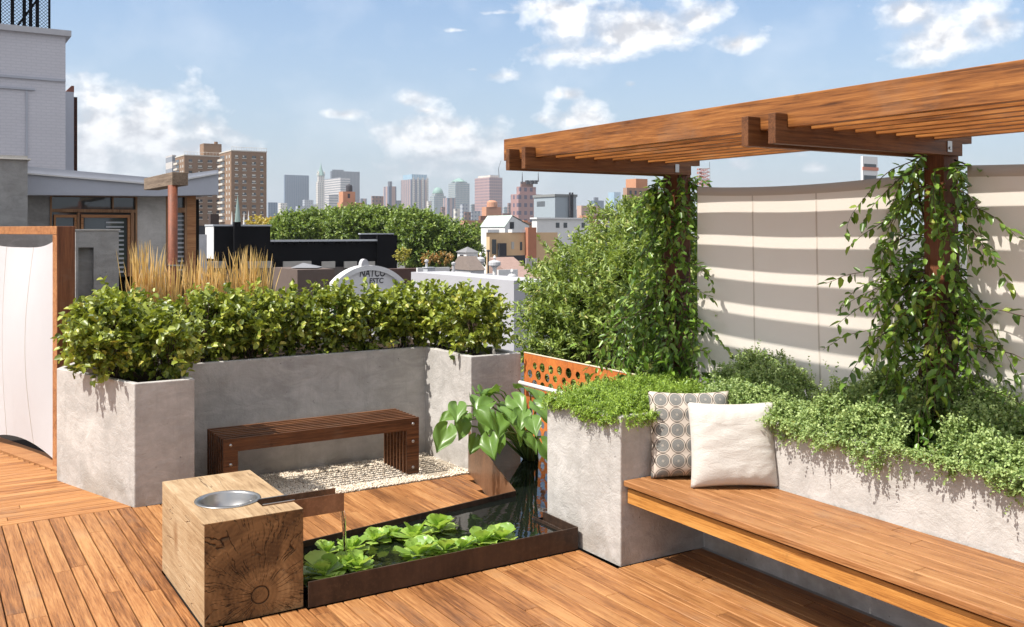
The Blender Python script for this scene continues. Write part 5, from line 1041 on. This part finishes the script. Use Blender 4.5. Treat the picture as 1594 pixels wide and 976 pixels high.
# the large fine-leaved tree right behind the rusted panel
b0 = P(950,560,13.5); TD = 13.5
tree('fine_leaved_tree', 'large fine-leaved tree growing up right behind the rusted perforated panel', [(at(915,425,TD),(.46,.8,.38)),(at(965,408,TD+.5),(.60,.9,.40)),(at(1010,392,TD+.5),(.55,.8,.42)),(at(890,470,TD-.5),(.40,.7,.38)),(at(940,475,TD-.8),(.75,.9,.60)),(at(1010,470,TD-.3),(.65,.9,.60)),(at(900,528,TD-1),(.52,.7,.42)),(at(872,508,TD-.8),(.34,.5,.36)),(at(866,548,TD-1),(.30,.5,.3)),(at(965,545,TD-1),(.75,.8,.48)),(at(1060,430,TD+1),(.55,.8,.7))],
     (b0.x,b0.y,-14), .22, 2700, 18, .086, .030, L_tree, (.18,.42), None, 7)
b0 = P(985,340,30); tree('fine_leaved_tree', 'smaller fine-leaved tree top between the brick house and the pergola post', [(at(975,335,30),(.55,.5,.35)),(at(950,342,30),(.5,.5,.3)),(at(1000,345,30),(.6,.5,.5))], (b0.x,b0.y,-14), .12, 240, 12, .16, .06, L_tree, (.25,.5), None, 4)
m = MB(); 

# ------------------------------------------------ left-hand buildings
M_wall = brickmat('painted_brick', (.60,.59,.64), (.62,.61,.66), (.55,.55,.6), 1, .22, .075); M_wall2 = plain('grey_blue_render', (.42,.44,.50), .85, 0, .12, 1.2, .3)
wy = 26.0; r = thing('tall_grey_building', 'tall pale grey painted brick building at the left edge with a fenced roof', 'building', (ONY(102,50,wy).x,wy,-14)); xr = ONY(102,50,wy).x; zt_ = ONY(102,57,wy).z
m = MB(); m.box(xr-14,wy,-14,xr,wy+9,zt_); m.build('wall', M_wall, r)
m = MB(); m.box(xr-14.1,wy-.12,zt_,xr+.12,wy+9,zt_+.14); m.build('coping', plain('grey_coping', (.45,.45,.48), .6), r)
m = MB(); za = ONY(53,141,wy).z; xa = ONY(40,200,wy).x; m.box(xr-14,wy-.05,za,ONY(54,141,wy).x,wy-.001,za+.05); m.box(xa,wy-.03,-2,xa+.04,wy-.001,za-.001); m.build('ledge', M_wall2, r)
m = MB(); z0_ = ONY(80,126,wy).z; m.box(xr-14,wy-.05,z0_,xr,wy-.001,z0_+.06); m.build('string_course', M_wall2, r)
# roof fence
xf = ONY(79,10,wy).x; fr = thing('roof_fence', 'tall black chain-link fence cage on the roof of the tall grey building', 'fence', (xf,wy,zt_+.14)); m = MB(); z0_ = zt_+.14; z1_ = z0_+2.6
xs_ = [xf, xf-.27, xf-.42, xf-.56, xf-.82, xf-1.1]
for i, x in enumerate(xs_): m2 = MB(); m2.tube([(x,wy+.3,z0_),(x,wy+.3,z1_)], .03 if i in (0,) else .045, 6); m2.build('fence_post', M_black, fr)
m2 = MB(); m2.tube([(xf-.75,wy+.32,z0_),(xf,wy+.32,z0_+1.2)], .025, 5); m2.tube([(xf-1.4,wy+.32,z0_),(xf-.8,wy+.32,z0_+1.6)], .03, 5); m2.build('brace', M_black, fr)
m2 = MB(); s_ = .085
x = xf-3.4
while x < xf: m2.tube([(x,wy+.3,z0_),(min(x+1.3,xf),wy+.3,z0_+(min(x+1.3,xf)-x))], .0065, 3, False); x += s_
x = xf-3.4
while x < xf+1.2: m2.tube([(min(x,xf),wy+.305,z0_+(x-min(x,xf))),(x-1.3,wy+.305,z0_+1.3)], .0065, 3, False); x += s_
m2.build('wire_mesh', M_black, fr)
# narrow neighbour with dark brick edge
wy2 = 34.; xa, xb = ONY(96,140,wy2).x, ONY(115,140,wy2).x; zt2 = ONY(110,143,wy2).z; r = thing('narrow_building', 'narrow blue-grey wall with a dark red brick edge just behind the tall grey building', 'building', (xa,wy2,-14))
m = MB(); m.box(xa-3,wy2,-14,xb,wy2+5,zt2); m.build('wall', M_wall2, r); m = MB(); xc = ONY(120.5,150,wy2).x; m.box(xb+.001,wy2+.02,-14,xc,wy2+5,ONY(118,151,wy2).z); m.build('brick_edge', brickmat('dark_edge_brick', (.05,.02,.015), (.08,.03,.02), (.03,.02,.02), 1), r)
m = MB(); zc_ = ONY(115,133,wy2).z; m.prism_y([(xb-.24,zt2),(xb+.02,zt2),(xb+.02,zc_),(xb-.06,zc_)], wy2+.1, wy2+2); m.build('chimney_cap', plain('rust_brown', (.18,.07,.05), .8), r)
# penthouse
py_ = 12.6; r = thing('penthouse', 'low grey penthouse with timber windows under an upswept grey roof', 'building', (ONY(43,260,py_).x,py_,0))
pt = lambda px, py, yy=py_-.35: (ONY(px,py,yy).x, ONY(px,py,yy).z)
m = MB(); prof = [pt(30,303),pt(245,305),pt(340,303),pt(340,264),pt(245,277),pt(30,258)]
m.prism_y(prof, py_-.35, py_+5); m.build('roof_fascia', M_wall2, r)
m = MB(); tr0 = [pt(30,270,py_-.39),pt(245,288,py_-.39),pt(340,271,py_-.39),pt(340,269,py_-.39),pt(245,285.5,py_-.39),pt(30,267.8,py_-.39)]; m.prism_y(tr0, py_-.39, py_-.3505); m.build('roof_trim', plain('zinc_trim', (.62,.62,.62), .5), r)
wb = -.5
def wall(px0_, px1_, ptop, yy, mat, nm_, root, thick=.3, z0__=wb): m = MB(); a_, b_ = ONY(px0_,ptop,yy), ONY(px1_,ptop,yy); m.box(a_.x,yy,z0__,b_.x,yy+thick,a_.z); return m.build(nm_, mat, root)
wall(30,78,300,py_,M_conc2,'wall',r); wall(214,258,300,py_-.02,M_conc,'wall',r)
M_tim = wood('window_timber', 2, ((.14,.065,.03),(.27,.14,.07),(.38,.22,.12)), .5, .9, .2); M_win = glassy('reflective_glass', (.05,.06,.065), .03)
def rect(nm_, px0_, py0_, px1_, py1_, yy, t, mat, root): m = MB(); a_, b_ = ONY(px0_,py0_,yy), ONY(px1_,py1_,yy); m.box(a_.x,yy,b_.z,b_.x,yy+t,a_.z); return m.build(nm_, mat, root)
w1 = rect('window', 78,303,214,430, py_+.06, .02, M_win, r)
for a_ in ((78,304,81,430),(211,304,214,430),(81,304,211,307.5),(81,325,211,331),(120.5,331,124,430),(204,331,209,430),(175,307.5,177,325)): rect('frame', *a_, py_-.02, .078, M_tim, w1)
for a_ in ((84,334,120,338.5),(84,338.6,87,430),(116,338.6,120,430),(126,334,203,339),(126,339.1,130,430),(199,339.1,203,430)): rect('sash', *a_, py_-.005, .06, M_frame, w1)
w2 = rect('window', 258,303,291,430, py_+.06, .02, M_win, r)
for a_ in ((258,304,261,430),(288,304,291,430),(261,304,288,307),(261,323,288,331)): rect('frame', *a_, py_-.02, .078, M_tim, w2)
rect('corner_post', 291.2,304,305,440, py_-.02, .14, M_frame, r)
# louvre shelves seen through the glass as pale slats
m = MB()
for i in range(12):
    a_, b_ = ONY(165,345+i*7,py_+.03), ONY(193,347.5+i*7,py_+.03); m.box(a_.x,py_+.035,b_.z,b_.x,py_+.055,a_.z)
m.build('louvre', M_cop, w1)
m = MB()
for i in range(13):
    a_, b_ = ONY(272,335+i*7,py_+.03), ONY(287,337.5+i*7,py_+.03); m.box(a_.x,py_+.035,b_.z,b_.x,py_+.055,a_.z)
m.build('louvre', M_cop, w2)
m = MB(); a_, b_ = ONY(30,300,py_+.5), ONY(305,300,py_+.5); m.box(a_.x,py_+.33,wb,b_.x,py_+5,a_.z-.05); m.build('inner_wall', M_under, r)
# stucco block at far left
r = thing('stucco_block', 'rough grey stucco block with a pale cap at the left edge, beside the penthouse', 'building', (ONY(43,250,11.6).x,11.6,-1)); xr = ONY(43,250,11.6).x; zt_ = ONY(43,249,11.6).z
m = MB(); m.box(xr-6,11.6,-1,xr,12.2,zt_); m.build('wall', M_conc2, r); m = MB(); m.box(xr-6,11.55,zt_,xr+.03,12.2,zt_+.012); m.build('cap', plain('pale_cap', (.75,.72,.66), .6), r); m = MB(); m.box(xr-6,11.6,zt_+.0125,xr+.0,12.2,zt_+.045); m.build('cap_board', M_conc2, r)
r = thing('stucco_wall', 'plain grey stucco wall visible above the white framed canvas', 'wall', (-3.2,9.6,0)); m = MB(); xr = ONY(84,400,9.9).x; m.box(xr-8,9.9,-1,xr,10.1,ONY(40,356,9.9).z); m.build('wall', M_conc2, r)
# other terraces roof level around (low roofs below the hedge line)

hz = MB(); hz.box(-5600,-2900,-15.6,5600,5600,240); mh, nth, oh = new_mat('haze'); vv = nth.nodes.new('ShaderNodeVolumePrincipled'); vv.inputs['Color'].default_value = (.86,.92,1,1); vv.inputs['Density'].default_value = HAZE; vv.inputs['Anisotropy'].default_value = .2
nth.links.new(vv.outputs[0], oh.inputs['Volume'])
if HAZE > 0: tag(hz.build('haze', mh), 'pale haze that fades the far skyline', 'haze', None, 'stuff')

for (px, py, d_, w_, h_, m_, nm_, lb) in (
  (668,417,39,.35,.30,M_cop,'roof_vent','small grey metal vent box on the white parapet right of the arched gable'),
  (690,428,36,.25,.5,M_roofd,'roof_hatch','dark square hatch on the white wall left of the hipped roof'),
  (826,440,27,.5,.18,M_wp,'roof_curb','white curb block on the pale flat roof beside the tree')):
    q0 = P(px, py, d_); m = MB(); m.box(q0.x-w_/2,q0.y-.2,q0.z-h_*1.2,q0.x+w_/2,q0.y+.2,q0.z); r_ = thing(nm_, lb, 'roof fitting', (q0.x,q0.y,q0.z-h_*1.2)); m.build('box', m_, r_, bevel=.01)
    m = MB(); m.box(q0.x-w_/2-.03,q0.y-.23,q0.z,q0.x+w_/2+.03,q0.y+.23,q0.z+.03); m.build('lid', M_cop, r_)
for (px, t_, b_, d_, lb) in ((664,408,440,39,'thin grey vent pipe left of the cupola'),(760,392,430,48,'thin dark flue pipe between the cupola and the tall chimney column'),(706,412,440,38,'short thin pipe just left of the hipped roof')):
    q0, q1 = P(px,t_,d_), P(px,b_,d_); m = MB(); m.tube([(q0.x,q0.y,q1.z),(q0.x,q0.y,q0.z)], .05, 8); m.lathe([(.05,q0.z),(.09,q0.z+.01),(.09,q0.z+.08),(.001,q0.z+.12)], (q0.x,q0.y,0), 8); one('vent_pipe', m, M_wdirty if px != 760 else M_roofd, lb, 'pipe')
# ================================================================= camera, sun, sky
cam = bpy.data.cameras.new('camera'); co = bpy.data.objects.new('camera', cam); COL.objects.link(co); co.location = (0,0,CH); co.rotation_euler = (R(90),0,-TH)
cam.sensor_width = 36; cam.lens = 36*F/1594; cam.shift_y = (HZ-488)/1594; cam.clip_end = 20000; cam.clip_start = .05; sc.camera = co
sd = Vector((-1.0,.07,1.43)).normalized(); el = math.asin(sd.z); az = math.atan2(sd.x, sd.y)
sun = bpy.data.lights.new('sun', 'SUN'); so = bpy.data.objects.new('sun', sun); COL.objects.link(so); so.rotation_euler = (-sd).to_track_quat('-Z','Y').to_euler(); so.location = (-8,0,14)
sun.energy = SUN_E; sun.angle = R(.53); sun.color = (1.0,.945,.86)
wld = bpy.data.worlds.new('World'); sc.world = wld; wld.use_nodes = True; nt = wld.node_tree; nt.nodes.clear(); n = N(nt)
out = n.n('ShaderNodeOutputWorld'); bg = n.n('ShaderNodeBackground'); bg.inputs[1].default_value = SKY_S
sky = n.n('ShaderNodeTexSky', sky_type='NISHITA', sun_disc=False); sky.sun_elevation = el; sky.sun_rotation = az; sky.altitude = 50; sky.air_density = 1.0; sky.dust_density = 1.0; sky.ozone_density = 2.2
tc = n.n('ShaderNodeTexCoord'); s = n.n('ShaderNodeSeparateXYZ'); n.l(tc.outputs['Generated'], s.inputs[0])
A = n.math('ARCTAN2', s.outputs[0], s.outputs[1]); E = n.math('ARCTAN2', s.outputs[2], n.math('SQRT', n.math('ADD', n.math('MULTIPLY', s.outputs[0], s.outputs[0]), n.math('MULTIPLY', s.outputs[1], s.outputs[1]))))
cl = [(215,215,125,62,1.25),(150,235,60,50,1.15),(300,240,60,45,1.),(200,172,40,20,.8),(532,178,34,12,.7),(632,158,45,22,.7),(665,172,36,10,.6),(690,232,85,42,1.2),(640,250,60,30,.8),(760,245,60,28,1.1),(790,118,46,15,.75),(735,108,28,9,.5),(722,189,20,6,.5),
      (900,45,80,55,1.),(990,50,90,45,1.),(930,85,90,32,.85),(1090,28,42,26,1.),(1150,68,46,20,.9),(870,15,50,30,.8),(885,147,26,14,.7),(900,188,60,26,.85),(845,188,34,16,.7),(983,131,24,12,.5),
      (1410,25,52,34,1.),(1480,60,80,44,.95),(1540,35,60,45,.9),(1440,90,60,24,.8),(1147,258,34,16,.5),(1270,262,40,16,.55),(1240,240,40,12,.35),(1350,190,0.1,.1,0),(780,20,60,8,.35),(715,47,30,6,.3)]
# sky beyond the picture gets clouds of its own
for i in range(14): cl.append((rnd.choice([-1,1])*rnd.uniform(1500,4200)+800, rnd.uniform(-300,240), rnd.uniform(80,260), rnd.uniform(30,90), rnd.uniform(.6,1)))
M = None
for (px,py,rx,ry,wt) in cl:
    if wt <= 0: continue
    t = (px-CX)/F; a0 = math.atan(t)+TH if abs(t) < 1.2 else t*.75+TH; c_ = math.cos(math.atan(t)) if abs(t) < 1.2 else .7; e0 = math.atan((HZ-py)/F*c_); sa = rx/F*c_*c_*1.25; se = ry/F*c_*1.25
    u = n.math('MULTIPLY', n.math('SUBTRACT', A, a0), 1/sa); v = n.math('MULTIPLY', n.math('SUBTRACT', E, e0), 1/se)
    v = n.math('MULTIPLY', v, n.math('ADD', 1.0, n.math('MULTIPLY', n.math('LESS_THAN', v, 0), .35)))
    rr = n.math('SUBTRACT', wt, n.math('SQRT', n.math('ADD', n.math('MULTIPLY', u, u), n.math('MULTIPLY', v, v))))
    M = rr if M is None else n.math('SMOOTH_MAX', M, rr, .35)
M = n.math('MAXIMUM', M, -2.0)
# bright cumulus added beside, behind and above the view, unseen, to fill the shade
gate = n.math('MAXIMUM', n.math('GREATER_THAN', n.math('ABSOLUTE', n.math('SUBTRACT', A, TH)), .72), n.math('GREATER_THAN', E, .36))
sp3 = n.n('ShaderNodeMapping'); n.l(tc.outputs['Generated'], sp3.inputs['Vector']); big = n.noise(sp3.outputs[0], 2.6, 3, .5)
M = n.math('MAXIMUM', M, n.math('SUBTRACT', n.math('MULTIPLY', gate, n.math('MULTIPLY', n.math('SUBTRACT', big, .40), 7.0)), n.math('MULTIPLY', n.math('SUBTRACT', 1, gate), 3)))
cb = n.n('ShaderNodeCombineXYZ'); n.l(n.math('MULTIPLY', A, 1.0), cb.inputs[0]); n.l(n.math('MULTIPLY', E, 1.35), cb.inputs[1])
def cn(off, sc_, det=8):
    mp = n.n('ShaderNodeMapping'); mp.inputs['Location'].default_value = off; n.l(cb.outputs[0], mp.inputs['Vector']); return n.noise(mp.outputs[0], sc_, det, .54, .1)
f1 = cn((0,0,0), 24, 7); f2 = cn((.009,-.011,0), 24, 7); f3 = cn((3,2,1), 6, 4)
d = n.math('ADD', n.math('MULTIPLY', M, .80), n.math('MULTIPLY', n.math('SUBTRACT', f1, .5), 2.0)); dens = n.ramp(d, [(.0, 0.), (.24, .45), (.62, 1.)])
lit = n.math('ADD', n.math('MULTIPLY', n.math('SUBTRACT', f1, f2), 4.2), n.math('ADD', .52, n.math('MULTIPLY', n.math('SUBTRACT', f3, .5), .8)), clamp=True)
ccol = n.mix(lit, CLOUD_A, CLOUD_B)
# thin milky veil low over the skyline
veil = n.ramp(E, [(0.0, 1.), (.26, 0.)]); base = n.mix(n.math('MULTIPLY', veil, .85), sky.outputs[0], VEIL)
haz = n.ramp(E, [(0.0, .85), (.13, 0.)]); ccol = n.mix(haz, ccol, VEIL)
wisp = n.ramp(cn((7,7,0), 9, 6), [(.5, 0.), (.85, .22)]); base = n.mix(wisp, base, CLOUD_B)
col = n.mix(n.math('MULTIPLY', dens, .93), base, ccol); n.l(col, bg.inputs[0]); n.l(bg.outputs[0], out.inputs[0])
sc.view_settings.view_transform = 'Standard'; sc.view_settings.look = 'None'; sc.view_settings.exposure = EXPO; sc.view_settings.gamma = 1
sc.render.engine = 'CYCLES'; sc.cycles.max_bounces = 8; sc.cycles.transparent_max_bounces = 8; sc.cycles.transmission_bounces = 6
sc.render.resolution_x = 1024; sc.render.resolution_y = 627
